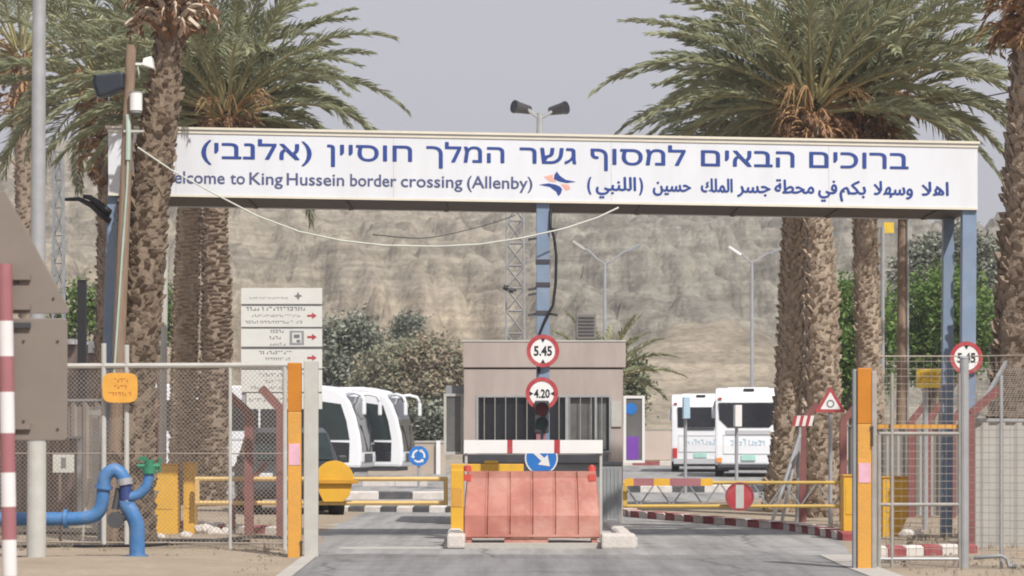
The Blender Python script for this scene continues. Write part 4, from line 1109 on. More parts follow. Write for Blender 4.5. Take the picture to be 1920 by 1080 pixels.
def car(label, loc, rz):
    t = thing('parked_car', label, 'car', loc, None, rz, local=True)
    hw = .9
    lower = [(-2.2, .32), (2.1, .32), (2.22, .5), (2.2, .72), (2.05, .86), (1.35, 1.02), (-2.12, 1.0), (-2.25, .8)]
    mb = MB(); mb.prism(lower, -hw, hw); body = mb.build('body', M['car'], t, bevel=.06)
    cab = [(-2.15, .99), (1.35, 1.0), (.72, 1.58), (.2, 1.68), (-1.7, 1.67), (-2.05, 1.5)]
    mb = MB(); n = len(cab)
    vs = [(x, -(hw - .04 - max(0, z - .98) * .28), z) for x, z in cab] + [(x, (hw - .04 - max(0, z - .98) * .28), z) for x, z in cab]
    mb.add(vs, [tuple(range(n)), tuple(range(2*n-1, n-1, -1))] + [((k+1)%n, k, n+k, n+(k+1)%n) for k in range(n)])
    mb.build('cabin', M['car'], t, bevel=.03)
    mb = MB(); mb.add([(1.31, -.74, 1.04), (1.31, .74, 1.04), (.76, .66, 1.55), (.76, -.66, 1.55), (1.27, -.74, 1.02), (1.27, .74, 1.02), (.72, .66, 1.53), (.72, -.66, 1.53)],
        [(0,1,2,3),(7,6,5,4),(0,4,5,1),(1,5,6,2),(2,6,7,3),(3,7,4,0)])
    for v in range(len(mb.v)): x, y, z = mb.v[v]; mb.v[v] = (x + .02, y, z + .025)
    mb.build('windscreen', M['glassgreen'], t)
    for s in (-1, 1):
        def pan(nm, pts, m):
            p = MB(); vs = []
            for o in (.006, -.03):
                for x, z in pts: vs.append((x, s * (hw - .04 - (z - .98) * .28 + o), z))
            k = len(pts); p.add(vs, [tuple(range(k)), tuple(range(2*k-1, k-1, -1))] + [((i+1)%k, i, k+i, k+(i+1)%k) for i in range(k)])
            return p.build(nm, m, t)
        pan('side_window', [(-.45, 1.07), (1.12, 1.07), (.62, 1.53), (-.45, 1.58)], M['glassdark'])
        pan('side_window', [(-1.95, 1.07), (-.55, 1.07), (-.55, 1.58), (-1.7, 1.56)], M['glassdark'])
        for wx in (1.38, -1.38):
            w = MB(); w.prism([(wx + math.cos(2*math.pi*k/24)*.36, .345 + math.sin(2*math.pi*k/24)*.36) for k in range(24)], min(s*.66, s*.915), max(s*.66, s*.915)); wh = w.build('wheel', M['rubber'], t)
            w = MB(); w.prism([(wx + math.cos(2*math.pi*k/16)*.21, .345 + math.sin(2*math.pi*k/16)*.21) for k in range(16)], min(s*.905, s*.925), max(s*.905, s*.925)); w.build('rim', M['rim'], wh)
        m2 = MB(); m2.box(2.12, 2.2, min(s*.5, s*.82), max(s*.5, s*.82), .66, .82); m2.build('headlight', M['lampclear'], t, bevel=.02)
        m2 = MB(); m2.box(.55, .75, min(s*.9, s*1.06), max(s*.9, s*1.06), 1.0, 1.14); m2.build('wing_mirror', M['car'], t, bevel=.03)
    m2 = MB(); m2.box(2.19, 2.235, -.5, .5, .4, .6); m2.build('grille', M['black'], t)
    return t
car('dark grey car facing the camera behind the left orange gate post and yellow disc', (PX(541, 53.6), 53.6, 0), R(-80))

# ------------------------------------------------------------------ gates, orange posts, cabinets
def gate_post(label, px, w, Y, y_top, y_bot, split, sticker, flank, handle):
    t = thing('gate_post', label, 'gate post', (PX(px, Y), Y, 0))
    hw = w / 2
    mb = MB(); mb.box(PX(px - hw, Y), PX(px + hw, Y), Y, Y + .14, -.05, PZ(split, Y)); mb.build('lower_post', M['orange'], t, bevel=.01)
    mb = MB(); mb.box(PX(px - hw, Y), PX(px + hw, Y), Y, Y + .14, PZ(split, Y) + .001, PZ(y_top, Y)); mb.build('upper_post', M['orange_dark'], t, bevel=.01)
    mb = MB(); mb.box(PX(px - hw + 2, Y), PX(px + hw - 2, Y), Y - .006, Y - .0005, PZ(sticker[1], Y), PZ(sticker[0], Y)); mb.build('sticker', M['pinkpatch'], t)
    for a, b, m, yt in flank:
        mb = MB(); mb.box(PX(a, Y), PX(b, Y), Y + .03, Y + .13, -.05, PZ(yt, Y)); mb.build('side_post', m, t, bevel=.012)
    mb = MB()
    z = PZ(handle, Y); mb.bar((PX(px + hw + 1, Y), Y - .02, z), (PX(px + hw + 1, Y), Y - .02, z - .22), .012, n=6); mb.box(PX(px+hw-2, Y), PX(px+hw+3, Y), Y - .025, Y + .04, z - .02, z + .005)
    mb.build('hinge', M['dark'], t)
    return t
gate_post('orange steel gate post with pink sticker at the left of the road', 552, 25, 33.7, 680, 1047, 772, (832, 872), [(569, 596, M['palegrey'], 676)], 1015)
gate_post('orange steel gate post with pink sticker at the right of the road', 1621, 26, 30.6, 690, 1068, 795, (868, 905), [(1600, 1607.5, M['greypost'], 692), (1635, 1645, M['gateframe'], 696)], 800)

def rail_gate(label, a, b, Y, y1, y2, m, extras):
    t = thing('swing_gate', label, 'gate', (PX((a + b) / 2, Y), Y, 0))
    for y in (y1, y2):
        mb = MB(); mb.bar(P(a, y, Y), P(b, y, Y), .034 if not extras else .027, n=8); mb.build('rail', m, t, smooth=False)
    n = max(2, int(abs(b - a) / 60)); 
    for i in range(n):
        x0 = a + (b - a) * i / n; x1 = a + (b - a) * (i + 1) / n
        if not extras: continue
        mb = MB(); mb.bar(P(x0, y1, Y), P((x0 + x1) / 2, y2, Y), .012, n=5); mb.bar(P((x0 + x1) / 2, y2, Y), P(x1, y1, Y), .012, n=5); mb.build('lattice_brace', M['greypost'], t)
    for x in (a + 4, b - 4):
        mb = MB(); mb.box(PX(x - 4, Y), PX(x + 4, Y), Y - .03, Y + .03, PZ(y2, Y), PZ(y1, Y)); mb.build('stile', m, t)
    return t
M['raildull'] = mat('dull_yellow_rail', (.50, .33, .07), .6, var=.2, scale=2, dirt=(.3, .24, .12), dirt_amt=.6)
lg = rail_gate('yellow two rail swing gate with round yellow plate on the left lane', 366, 840, 40.9, 898, 943, mat('faded_yellow', (.62, .42, .16), .6, var=.15, scale=2, dirt=(.45, .3, .12), dirt_amt=.5), False)
Y = 40.75
mb = MB(); c = P(627, 903, Y); r = 37 * Y / F
mb.prism([(c.x + math.cos(R(180) * k / 16) * r * (1 + .0) , c.z + .02 + math.sin(R(180) * k / 16) * r) for k in range(17)], Y - .03, Y); 
mb.build('upper_plate', M['yellow'], lg, bevel=.006)
mb = MB(); mb.box(PX(580, Y), PX(672, Y), Y - .09, Y + .0, c.z - .03, c.z + .019); mb.build('flange', mat('yellow_flange', (.50, .25, .02), .5), lg, bevel=.006)
mb = MB(); mb.prism([(c.x - r * .86, c.z - .031), (c.x - r * .78, c.z - .16), (c.x - r * .55, c.z - .30), (c.x + r * .45, c.z - .30), (c.x + r * .78, c.z - .2), (c.x + r * .9, c.z - .031)], Y - .028, Y - .002); mb.build('lower_plate', M['yellow'], lg, bevel=.006)
rg = rail_gate('yellow two rail lattice swing gate with round red plate on the right lane', 1168, 1592, 40.9, 905, 949, M['raildull'], True)
Y = 40.7; mb = MB(); xs = [1172, 1188, 1226, 1256, 1314, 1336]
for i in range(5):
    mb.mi = (1, 0, 1, 0, 1)[i]; mb.box(PX(xs[i], Y), PX(xs[i + 1], Y), Y, Y + .02, PZ(911, Y), PZ(897, Y))
mb.build('reflective_board', [M['stripered'], M['yellow']], rg)
mb = MB(); c = P(1387, 931, Y); r = 27 * Y / F
mb.disc((c.x, c.z), r, Y, Y + .025); pl = mb.build('round_plate', M['red'], rg)
mb = MB(); mb.box(c.x - r * .28, c.x + r * .28, Y - .008, Y - .0005, c.z - r * .82, c.z + r * .82); mb.build('white_bar', M['palegrey'], pl)
mb = MB(); mb.ring((c.x, c.z), r * .9, r, Y - .01, Y - .0005); mb.build('rim', M['kerbred'], pl)
# yellow cabinets
def cabinet(label, a, b, yt, yb, Y, sl=0):
    t = thing('gate_cabinet', label, 'cabinet', (PX((a + b) / 2, Y), Y, 0))
    mb = MB(); mb.prism([(PX(a, Y), -.02), (PX(b, Y) - sl, -.02), (PX(b, Y), .3 * bool(sl)) if sl else (PX(b, Y), -.019), (PX(b, Y), PZ(yt, Y)), (PX(a, Y), PZ(yt, Y))], Y, Y + .4); o = mb.build('housing', M['yellow'], t, bevel=.012)
    mb = MB(); mb.box(PX(a + (b - a) * .15, Y), PX(b - (b - a) * .15, Y), Y - .008, Y - .0005, PZ(yt + (yb - yt) * .62, Y), PZ(yt + (yb - yt) * .12, Y)); mb.build('door', M['yellow'], o)
    mb = MB(); mb.box(PX(a - 1.5, Y), PX(b + 1.5, Y), Y - .015, Y + .415, PZ(yt, Y) + .001, PZ(yt - 3, Y)); mb.build('lid', M['orange'], t)
cabinet('yellow gate cabinet behind the left mesh fence', 272, 333, 872, 1005, 41.0)
cabinet('narrow yellow gate pillar beside the wider cabinet behind the left mesh fence', 344, 365, 870, 1003, 41.1)
cabinet('narrow yellow gate pillar left of the right orange gate post', 1582, 1606, 893, 1008, 39.6)
cabinet('yellow gate cabinet right of the right orange gate post', 1655, 1702, 896, 1000, 40.8, .14)

# ------------------------------------------------------------------ fences
def clip_diag(mb, x0, x1, z0, z1, pitch, r, fn, sgn):
    w, h = x1 - x0, z1 - z0
    k = -h if sgn > 0 else 0.0
    end = w if sgn > 0 else w + h
    k = math.ceil(k / pitch) * pitch
    while k < end:
        if sgn > 0: a = max(0, k); b = min(w, k + h); pa, pb = (a, a - k), (b, b - k)
        else: a = max(0, k - h); b = min(w, k); pa, pb = (a, k - a), (b, k - b)
        if b - a > .01: mb.bar(fn(x0 + pa[0], z0 + pa[1]), fn(x0 + pb[0], z0 + pb[1]), r, n=3, cap=False)
        k += pitch
def fence(name, label, A, B, zt, z0, posts, mesh, pm, rail=None, rw=.0028, pitch=.075, square=None):
    A = Vector((A[0], A[1], 0)); B = Vector((B[0], B[1], 0)); L = (B - A).length; u = (B - A) / L
    t = thing(name, label, 'fence', (A + B) / 2)
    fn = lambda s, z: A + u * s + Vector((0, 0, z))
    mb = MB()
    if square:
        k = 0.0
        while k <= L: mb.bar(fn(k, z0), fn(k, zt), rw, n=3, cap=False); k += square[0]
        k = z0
        while k <= zt + 1e-4: mb.bar(fn(0, k), fn(L, k), rw * 1.15, n=3, cap=False); k += square[1]
    else:
        clip_diag(mb, 0, L, z0, zt, pitch, rw, fn, 1); clip_diag(mb, 0, L, z0, zt, pitch, rw, fn, -1)
    mb.build('mesh_panel', mesh, t, fix=False)
    for s, h, w in posts:
        mb = MB(); mb.bar(fn(s * L, -.05), fn(s * L, h), w, n=10); mb.build('post', pm, t)
    if rail:
        for z, r, m in rail:
            mb = MB(); mb.bar(fn(0, z), fn(L, z), r, n=8); mb.build('rail', m, t)
    return t
Yf = 36.2
lf = fence('chain_link_fence', 'chain link fence with cream top rail at the left behind the blue pipe', (PX(-40, Yf), Yf), (PX(540, 35.6), 35.6), PZ(690, Yf), .04,
      [(.0, 2.45, .03), ((197 + 40) / 580, PZ(645, Yf), .034), ((240 + 40) / 580, PZ(648, Yf), .034), ((433 + 40) / 580, 2.45, .024), (.99, 2.45, .03)], M['wire'], M['palegrey'],
      [(PZ(687, Yf), .036, M['palegrey']), (PZ(850, Yf), .008, M['wire']), (.1, .012, M['wire'])], pitch=.06)
# orange warning sign hung on the fence
Ys = 35.78; c = P(225, 727, Ys)
t = thing('warning_plate', 'rounded orange notice plate hung on the left mesh fence', 'sign', (c.x, Ys, c.z))
w, h = 33 * Ys / F, 28 * Ys / F
mb = MB(); mb.prism([(c.x + math.copysign(abs(math.cos(a_)) ** .45, math.cos(a_)) * w, c.z + math.copysign(abs(math.sin(a_)) ** .45, math.sin(a_)) * h) for a_ in [2*math.pi*k/32 for k in range(32)]], Ys, Ys + .012); pl = mb.build('plate', M['signorange'], t)
rnd = random.Random(4)
for i, (dx, ww) in enumerate(((-.1, .2), (-.08, .16), (-.15, .3))):
    mb = MB(); scribble(mb, c.x + dx, c.x + dx + ww, c.z + .1 - i * .09, .045, Ys - .001, rnd); mb.build('print_line', M['signmark'], pl, fix=False)
mb = MB(); mb.bar((c.x - .1, Ys + .012, c.z + h * .8), (c.x - .1, 35.93, c.z + h * .8), .006, n=5); mb.bar((c.x + .1, Ys + .012, c.z + h * .8), (c.x + .1, 35.93, c.z + h * .8), .006, n=5); mb.build('tie', M['wire'], t)

# rust red posts with bent tops on the left
def bent_post(label, px, Y, y_bend, tip, w, yb=None, grp=None):
    t = thing('bent_fence_post', label, 'fence post', (PX(px, Y), Y, 0), grp)
    mb = MB(); b = P(px, y_bend, Y); e = P(tip[0], tip[1], Y)
    mb.beam((b.x, Y, -.05), (b.x, Y, b.z), w, w); mb.build('upright', M['redpost'], t)
    mb = MB(); d = (e - b).normalized(); mb.beam(b + Vector((0, 0, .001)) - d * .02, e, w * .9, w * .9); mb.build('outrigger', M['redpost'], t)
    return t
bent_post('rust red post bent to the left beneath the white info board, the left of two', 467, 40.5, 775, (424, 735), .13)
bent_post('rust red post bent to the left touching the left orange gate post', 527, 39.8, 768, (490, 728), .13)
mb = MB(); mb.beam(P(437, 945, 41), P(500, 868, 41), .06, .06); mb.beam((PX(437, 41), 41, 0), P(437, 946, 41), .07, .07)
tag(mb.build('fence_brace', M['redpost'], origin=(PX(437, 41), 41, 0)), 'slanting rust red brace between the two bent posts at the left', 'fence brace')
t = thing('bent_fence_post', 'tall dull red fence post bent far to the right beside the right mesh fence', 'fence post', (PX(1820, 36), 36, 0))
mb = MB(); b = P(1820, 776, 36); mb.beam((b.x, 36, -.05), b, .09, .09); mb.build('upright', M['redpost'], t)
mb = MB(); mb.beam(b, P(1874, 728, 36), .1, .1); mb.build('outrigger', M['redpost'], t)
for i, (px, lab) in enumerate(((1508, 'dull red fence post bent right in front of the joined palms'), (1584, 'dull red fence post bent right just left of the right orange gate post'), (1712, 'dull red fence post bent right under the yellow sign at its left'), (1741, 'dull red fence post bent right directly behind the yellow sign pole'), (1788, 'dull red fence post bent right between the yellow sign and the blue gantry post'))):
    bent_post(lab, px - 3, 49.5 - (i < 2) * 1.5, 790, (px + 24, 757), .12, grp=None)
# pale fence sheets behind those posts
def ribbed(name, label, cat, A, B, z0, z1, m, pitch=.18, cap=True, posts=None):
    A = Vector((A[0], A[1], 0)); B = Vector((B[0], B[1], 0)); L = (B - A).length; u = (B - A) / L; nrm = Vector((u.y, -u.x, 0))
    if nrm.y > 0: nrm = -nrm
    t = thing(name, label, cat, (A + B) / 2)
    mb = MB(); n = int(L / pitch); vs = []; fs = []
    offs = []
    for i in range(n + 1):
        for q, d in ((0, 0), (.25, 0), (.35, .035), (.65, .035), (.75, 0)):
            s = (i + q) * pitch
            if s <= L: offs.append((s, d))
    for s, d in offs:
        for z in (z0, z1): vs.append(A + u * s + nrm * d + Vector((0, 0, z)))
    for i in range(len(offs) - 1): fs.append((i*2, i*2+2, i*2+3, i*2+1))
    k = len(vs)
    for s, d in offs:
        for z in (z0, z1): vs.append(A + u * s + nrm * (d - .006) + Vector((0, 0, z)))
    for i in range(len(offs) - 1): fs.append((k+i*2, k+i*2+1, k+i*2+3, k+i*2+2)); fs.append((i*2+1, i*2+3, k+i*2+3, k+i*2+1))
    mb.add(vs, fs); mb.build('sheet', m, t, fix=False)
    if cap:
        mb = MB(); mb.beam(A + Vector((0, 0, z1 + .021)), B + Vector((0, 0, z1 + .021)), .09, .04); mb.build('top_rail', M['galv'], t)
    for s in posts or ():
        p = A + u * s * L - nrm * .05; mb = MB(); mb.beam(p + Vector((0, 0, -.05)), p + Vector((0, 0, z1)), .07, .07); mb.build('post', M['galv'], t)
    return t
ribbed('sheet_fence', 'long pale ribbed sheet fence behind the palms at the right', 'fence', (PX(1590, 52), 52), (PX(2010, 49), 49), .0, PZ(800, 50), M['greycorr'], .24, posts=(.02, .35, .68, .98))
ribbed('sheet_fence', 'pale grey ribbed sheet fence at the right edge with sloping top', 'fence', (PX(1829, 36.2), 36.2), (PX(2060, 37.4), 37.4), .02, PZ(790, 36), M['greycorr'], .30, posts=(.25, .6, .95))
t = thing('slanted_mesh', 'see-through mesh panel slanting back above the ribbed fence at the right edge', 'mesh panel', (PX(1890, 35.8), 35.8, PZ(790, 36)))
A_, B_ = P(1829, 786, 36.18) + Vector((0, 0, .05)), P(2060, 790, 37.38) + Vector((0, 0, .05)); C_, D_ = P(2060, 650, 39.6), P(1893, 668, 38.6)
mb = MB()
for k in range(37): q = k / 36; mb.bar(A_.lerp(B_, q), D_.lerp(C_, q), .0035, n=3, cap=False)
for k in range(31): q = k / 30; mb.bar(A_.lerp(D_, q), B_.lerp(C_, q), .0035, n=3, cap=False)
mb.build('mesh_sheet', M['wire'], t, fix=False)
for a_, b_ in ((A_, D_), (A_.lerp(B_, .5), D_.lerp(C_, .5)), (B_, C_), (D_, C_)):
    mb = MB(); mb.beam(a_, b_, .045, .045); mb.build('rail', M['greypost'], t)
for q in (D_, C_):
    mb = MB(); mb.beam((q.x, q.y, 0), q - Vector((0, 0, .02)), .07, .07); mb.build('post', M['galv'], t)

# right: welded mesh gate and fence with its galvanised post
Yr = 31.0
fence('mesh_gate', 'grey welded mesh gate leaf between the right orange gate post and the steel fence post', (PX(1648, Yr), Yr), (PX(1800, Yr), Yr), PZ(668, Yr), .05,
      [(.0, PZ(815, Yr), .025), (.16, PZ(700, Yr), .02), (1.0, PZ(700, Yr), .024)], M['wire'], M['gateframe'],
      [(PZ(813, Yr), .02, M['gateframe']), (PZ(946, Yr), .02, M['gateframe']), (PZ(1048, Yr), .02, M['galv']), (PZ(668, Yr), .008, M['wire'])], square=(.085, .085), rw=.003)
mb = MB(); mb.beam(P(1644, 800, Yr + .05), P(1800, 800, Yr + .05), .05, .05)
tag(mb.build('latch_bar', M['orange'], origin=P(1720, 800, Yr + .05)), 'orange brown horizontal bar across the mesh gate at the right', 'bar')
t = thing('steel_post', 'bright galvanised steel post right of the mesh gate before the height sign', 'post', (PX(1808, Yr), Yr, 0))
mb = MB(); mb.bar((PX(1808, Yr), Yr, -.05), P(1808, 672, Yr), .052, n=14); mb.build('shaft', M['galv'], t, smooth=False)
mb = MB(); mb.bar(P(1808, 672, Yr), P(1808, 668, Yr), .058, .04, n=14); mb.build('cap', M['greypost'], t)
fence('mesh_fence', 'grey welded mesh fence from the steel post to the right edge', (PX(1815, Yr), Yr), (PX(1990, Yr - .6), Yr - .6), PZ(668, Yr), .12,
      [(.36, PZ(705, Yr), .02), (.75, 2.3, .02)], M['wire'], M['galv'], [(PZ(668, Yr), .008, M['wire'])], square=(.085, .085), rw=.003)
mb = MB(); mb.tube([P(1826, 1046, Yr - .3), P(1878, 1042, Yr - .3), P(1888, 1048, Yr - .3), P(1892, 1062, Yr - .3), P(1902, 1064, Yr - .35), P(1906, 1056, Yr - .4)], .022, 6)
tag(mb.build('bent_pipe', M['greypost'], smooth=True, origin=P(1880, 1050, Yr - .3)), 'bent grey pipe on the ground below the mesh fence at the right', 'pipe')

# brown sheet fence and shed far left
ribbed('sheet_fence', 'dark brown slatted sheet fence at the left behind the small number sign', 'fence', (PX(-40, 46), 46), (PX(150, 45), 45), .0, PZ(822, 46), M['browncorr'], .2, posts=(.5, .98))
ribbed('sheet_fence', 'taller grey brown sheet fence behind the orange notice plate', 'fence', (PX(128, 47.5), 47.5), (PX(285, 46.6), 46.6), .0, PZ(752, 47), mat('grey_brown_sheet', (.25, .215, .185), .8, var=.15, scale=2), .26, posts=(.3, .7))
Y = 70.0
t = thing('shed', 'dark brown shed with white roof edge behind the black pole at the left', 'shed', (PX(150, Y), Y + 1, 0))
mb = MB(); mb.box(PX(40, Y), PX(205, Y), Y, Y + 3, -.05, PZ(646, Y)); mb.build('wall', M['browncorr'], t)
mb = MB(); mb.box(PX(30, Y), PX(142, Y), Y - .25, Y + 3.2, PZ(646, Y) + .001, PZ(636, Y)); mb.build('roof', M['signwhite'], t)
mb = MB(); mb.box(PX(166, Y), PX(190, Y), Y - .06, Y - .001, PZ(662, Y), PZ(640, Y)); mb.build('pale_panel', M['galv'], t)
# gravel mound below fence : hoses on the ground
for i, (pts, r, lab) in enumerate((([(-20, 1010), (90, 1004), (180, 1007), (300, 1018), (400, 1022), (470, 1018), (545, 1020)], .022, 'black hose lying on the sand under the left mesh fence, the farther one'),
                                   ([(-20, 1034), (120, 1030), (260, 1036), (380, 1028), (470, 1026)], .02, 'black hose lying on the sand at the left, the nearer one'))):
    mb = MB(); q = []
    for px, py in pts:
        yy = 7526 / (py - 822) ; q.append((PX(px, yy), yy, .045 + .02 * (px % 3)))
    fine = []
    for a_, b_ in zip(q, q[1:]):
        for k in range(6): fine.append(Vector(a_).lerp(Vector(b_), k / 6) + Vector((0, .05 * math.sin(k + a_[0] * 7), 0)))
    mb.tube(fine + [Vector(q[-1])], r, 6)
    tag(mb.build('hose', M['black'], smooth=True, origin=q[3]), lab, 'hose')
# stones along the left
rnd = random.Random(9)
for i, (px, Y, s) in enumerate(((385, 41.2, .18), (402, 40.9, .13), (365, 41.3, .15), (425, 41.0, .12), (348, 39.8, .1), (1700, 40.2, .12), (1722, 40.4, .1), (300, 39.5, .09))):
    bm = bmesh.new(); bmesh.ops.create_icosphere(bm, subdivisions=2, radius=s)
    for v in bm.verts: v.co *= 1 + .3 * noise.noise(v.co * 9 + Vector((i * 3, 0, 0))); v.co.z *= .7
    me = bpy.data.meshes.new('stone'); bm.to_mesh(me); bm.free(); me.materials.append(M['kerbwhite'])
    o = bpy.data.objects.new('stone', me); COL.objects.link(o); o.location = (PX(px, Y), Y, s * .45)
    tag(o, 'pale rough stone on the sand among the stones beside the gate cabinets', 'stone', 'stones beside the gate cabinets')

# ------------------------------------------------------------------ poles and signs at the left
Y = 32.3
t = thing('street_pole', 'tall grey steel pole with pale concrete sleeve at the left foreground', 'pole', (PX(71, Y), Y, 0))
mb = MB(); mb.bar((PX(69, Y), Y, .9), P(74, -120, Y), .1, .075, n=20); mb.build('shaft', M['galv'], t, smooth=False)
mb = MB(); mb.bar((PX(68, Y), Y, -.05), (PX(69, Y), Y, PZ(828, Y)), .115, .112, n=20); mb.build('sleeve', M['palegrey'], t)
Y = 36.9
t = thing('wooden_pole', 'leaning brown wooden pole carrying camera, white box and floodlight', 'pole', (PX(214, Y), Y, 0))
mb = MB(); mb.bar((PX(208, Y), Y, -.05), P(246, 85, Y), .1, .07, n=14); mb.build('shaft', M['wood'], t)
mb = MB(); mb.tube([P(240, 215, Y - .09), P(241, 250, Y - .1), P(240, 300, Y - .1)], .035, 8); mb.tube([P(240, 300, Y - .1), P(238, 350, Y - .1), P(226, 520, Y - .1), P(214, 700, Y - .1)], .016, 6); mb.build('conduit', mat('pale_green_conduit', (.36, .44, .38), .6), t)
mb = MB(); mb.tube([P(262, 148, Y), P(258, 122, Y)], .01, 5); mb.beam(P(232, 246, Y - .08), P(270, 246, Y - .08), .03, .03); mb.build('cross_bracket', M['palegrey'], t)
t = thing('security_camera', 'small white camera on an arm near the top of the wooden pole', 'camera', P(274, 120, Y))
mb = MB(); mb.beam(P(250, 120, Y), P(268, 120, Y), .03, .03); mb.build('arm', M['signwhite'], t)
mb = MB(); c = P(278, 120, Y); mb.prism([(c.x - .07, c.z - .03), (c.x + .09, c.z - .08), (c.x + .06, c.z + .09), (c.x - .05, c.z + .06)], Y - .14, Y + .08); mb.build('camera_body', M['signwhite'], t, bevel=.012)
c = P(255, 191, Y - .14)
t = thing('junction_box', 'white cylindrical box strapped to the wooden pole below the camera', 'box', c)
mb = MB(); mb.bar((c.x, c.y, c.z - .12), (c.x, c.y, c.z + .12), .085, n=16); mb.build('body', M['signwhite'], t)
mb = MB(); mb.bar((c.x, c.y, c.z - .15), (c.x, c.y, c.z - .121), .075, n=16); mb.bar((c.x, c.y, c.z + .121), (c.x, c.y, c.z + .135), .09, n=16); mb.build('end_cap', M['greypost'], t)
c = P(207, 160, Y)
t = thing('floodlight', 'dark floodlight hanging off the left side of the wooden pole', 'floodlight', c)
mb = MB(); mb.prism([(c.x - .17, c.z + .12), (c.x - .19, c.z + .02), (c.x - .13, c.z - .18), (c.x + .0, c.z - .14), (c.x + .2, c.z - .06), (c.x + .2, c.z + .16)], Y - .2, Y + .1); mb.build('housing', mat('floodlight_housing', (.022, .027, .038), .45), t, bevel=.03)
mb = MB(); mb.prism([(c.x - .2, c.z + .12), (c.x - .22, c.z + .02), (c.x - .16, c.z - .18), (c.x - .135, c.z - .17), (c.x - .195, c.z + .02), (c.x - .175, c.z + .12)], Y - .18, Y + .08); mb.build('lens', M['glassdark'], t)
mb = MB(); mb.beam(c + Vector((.18, 0, .05)), c + Vector((.27, 0, .05)), .04, .04); mb.build('bracket', M['dark'], t)
# black curved arms on the left gantry post
t = thing('curved_arm', 'pair of black curved arms reaching left from the left blue gantry post', 'bracket', P(205, 410, 38))
for pts, r in (([(206, 415), (190, 402), (172, 385), (148, 373), (122, 374)], .045), ([(206, 400), (196, 392), (182, 380), (168, 370), (156, 368)], .055)):
    mb = MB(); mb.tube([P(a_, b_, 38.05) for a_, b_ in pts], [r, r, r * .9, r * .7, r * .5], 6); mb.build('arm', M['black'], t, smooth=True)
# pale steel pole
Y = 41.9
t = thing('steel_post', 'slim pale steel pole between the thick near palm and the slim pair', 'post', (PX(305, Y), Y, 0))
mb = MB(); mb.bar((PX(304, Y), Y, -.05), P(309, 474, Y), .055, .05, n=12); mb.build('shaft', M['palegrey'], t)
mb = MB(); mb.bar(P(309, 474, Y), P(309, 470, Y), .06, .03, n=12); mb.build('cap', M['palegrey'], t)
Y = 52
t = thing('black_pole', 'thick black pole standing before the green tree at the left', 'pole', (PX(154, Y), Y, 0))
mb = MB(); mb.beam((PX(154, Y), Y, -.05), P(154, 527, Y), .155, .155); mb.build('shaft', M['black'], t)
mb = MB(); mb.box(PX(146, Y), PX(162, Y), Y - .09, Y + .09, PZ(527, Y) + .001, PZ(525, Y)); mb.build('cap', M['black'], t)

# back of the triangular sign and plate on the striped pole
Y = 19.0
t = thing('striped_sign_post', 'red and white striped pole holding taupe sign backs at the left edge', 'sign post', (PX(13, Y), Y, 0))
bands = [495, 602, 668, 735, 812, 886, 950, 1012, 1080, 1150, 1240]; mb = MB()
for i in range(len(bands) - 1):
    mb.mi = i % 2; f0 = (bands[i] - 495) / 700; f1 = (bands[i + 1] - 495) / 700
    mb.bar(P(9 + 11 * f0, bands[i], Y), P(9 + 11 * f1, bands[i + 1], Y), .052, n=16)
mb.build('pole', [M['stripered'], M['stripewhite']], t, smooth=False)
def rounded(poly, r, n=5):
    out = []
    L = len(poly)
    for i in range(L):
        p0, p1, p2 = Vector(poly[i - 1]), Vector(poly[i]), Vector(poly[(i + 1) % L])
        a_ = p1 + (p0 - p1).normalized() * r; b_ = p1 + (p2 - p1).normalized() * r
        for k in range(n + 1):
            s = k / n; out.append(tuple(a_ * (1 - s) ** 2 + p1 * 2 * s * (1 - s) + b_ * s * s))
    return out
Yp = Y + .09
tri = rounded([(PX(-118, Yp), PZ(588, Yp)), (PX(134, Yp), PZ(588, Yp)), (PX(6, Yp), PZ(352, Yp))], .05)
mb = MB(); mb.prism(tri, Yp, Yp + .02); mb.build('triangle_back', M['taupe'], t, bevel=.006)
rec = rounded([(PX(-110, Yp), PZ(826, Yp)), (PX(126, Yp), PZ(826, Yp)), (PX(126, Yp), PZ(597, Yp)), (PX(-110, Yp), PZ(597, Yp))], .03)
mb = MB(); mb.prism(rec, Yp, Yp + .02); mb.build('plate_back', M['taupe'], t, bevel=.006)
for py in (520, 576, 610, 800):
    mb = MB(); mb.box(PX(-30, Yp), PX(58, Yp), Yp - .03, Yp - .001, PZ(py + 5, Yp), PZ(py - 5, Yp)); mb.build('clamp', M['taupe'] if py != 610 else M['dark'], t)

for px, py in ((-8, 530), (34, 530), (-8, 640), (44, 640), (108, 640), (108, 805), (44, 790), (100, 560)):
    mb = MB(); c = P(px, py, Yp); mb.bar((c.x, Yp - .0002, c.z), (c.x, Yp - .009, c.z), .011, .008, n=6); mb.build('bolt', M['dark'], t)

# small number sign
Y = 37.6; c = P(119, 868, Y)
t = thing('number_sign', 'small white sign with the number 1 on a stake behind the left mesh fence', 'sign', (c.x, Y, 0))
mb = MB(); mb.box(PX(99, Y), PX(139, Y), Y, Y + .012, PZ(886, Y), PZ(852, Y)); pl = mb.build('plate', mat('number_plate_grey', (.5, .5, .45), .6), t)
mb = MB(); flat_text(mb, '1', c.x, c.z, Y - .002, .07, .15, .02); mb.build('numeral', M['print'], pl, fix=False)
mb = MB(); mb.beam((c.x - .05, Y + .03, -.05), (c.x - .05, Y + .03, PZ(856, Y)), .035, .035); mb.build('stake', M['browncorr'], t)
mb = MB(); mb.beam((PX(153, 36.9), 36.9, 0), P(168, 895, 36.9), .06, .04)
tag(mb.build('marker_stake', M['palegrey'], origin=(PX(153, 36.9), 36.9, 0)), 'pale leaning stake beside the blue pipe at the left', 'stake')
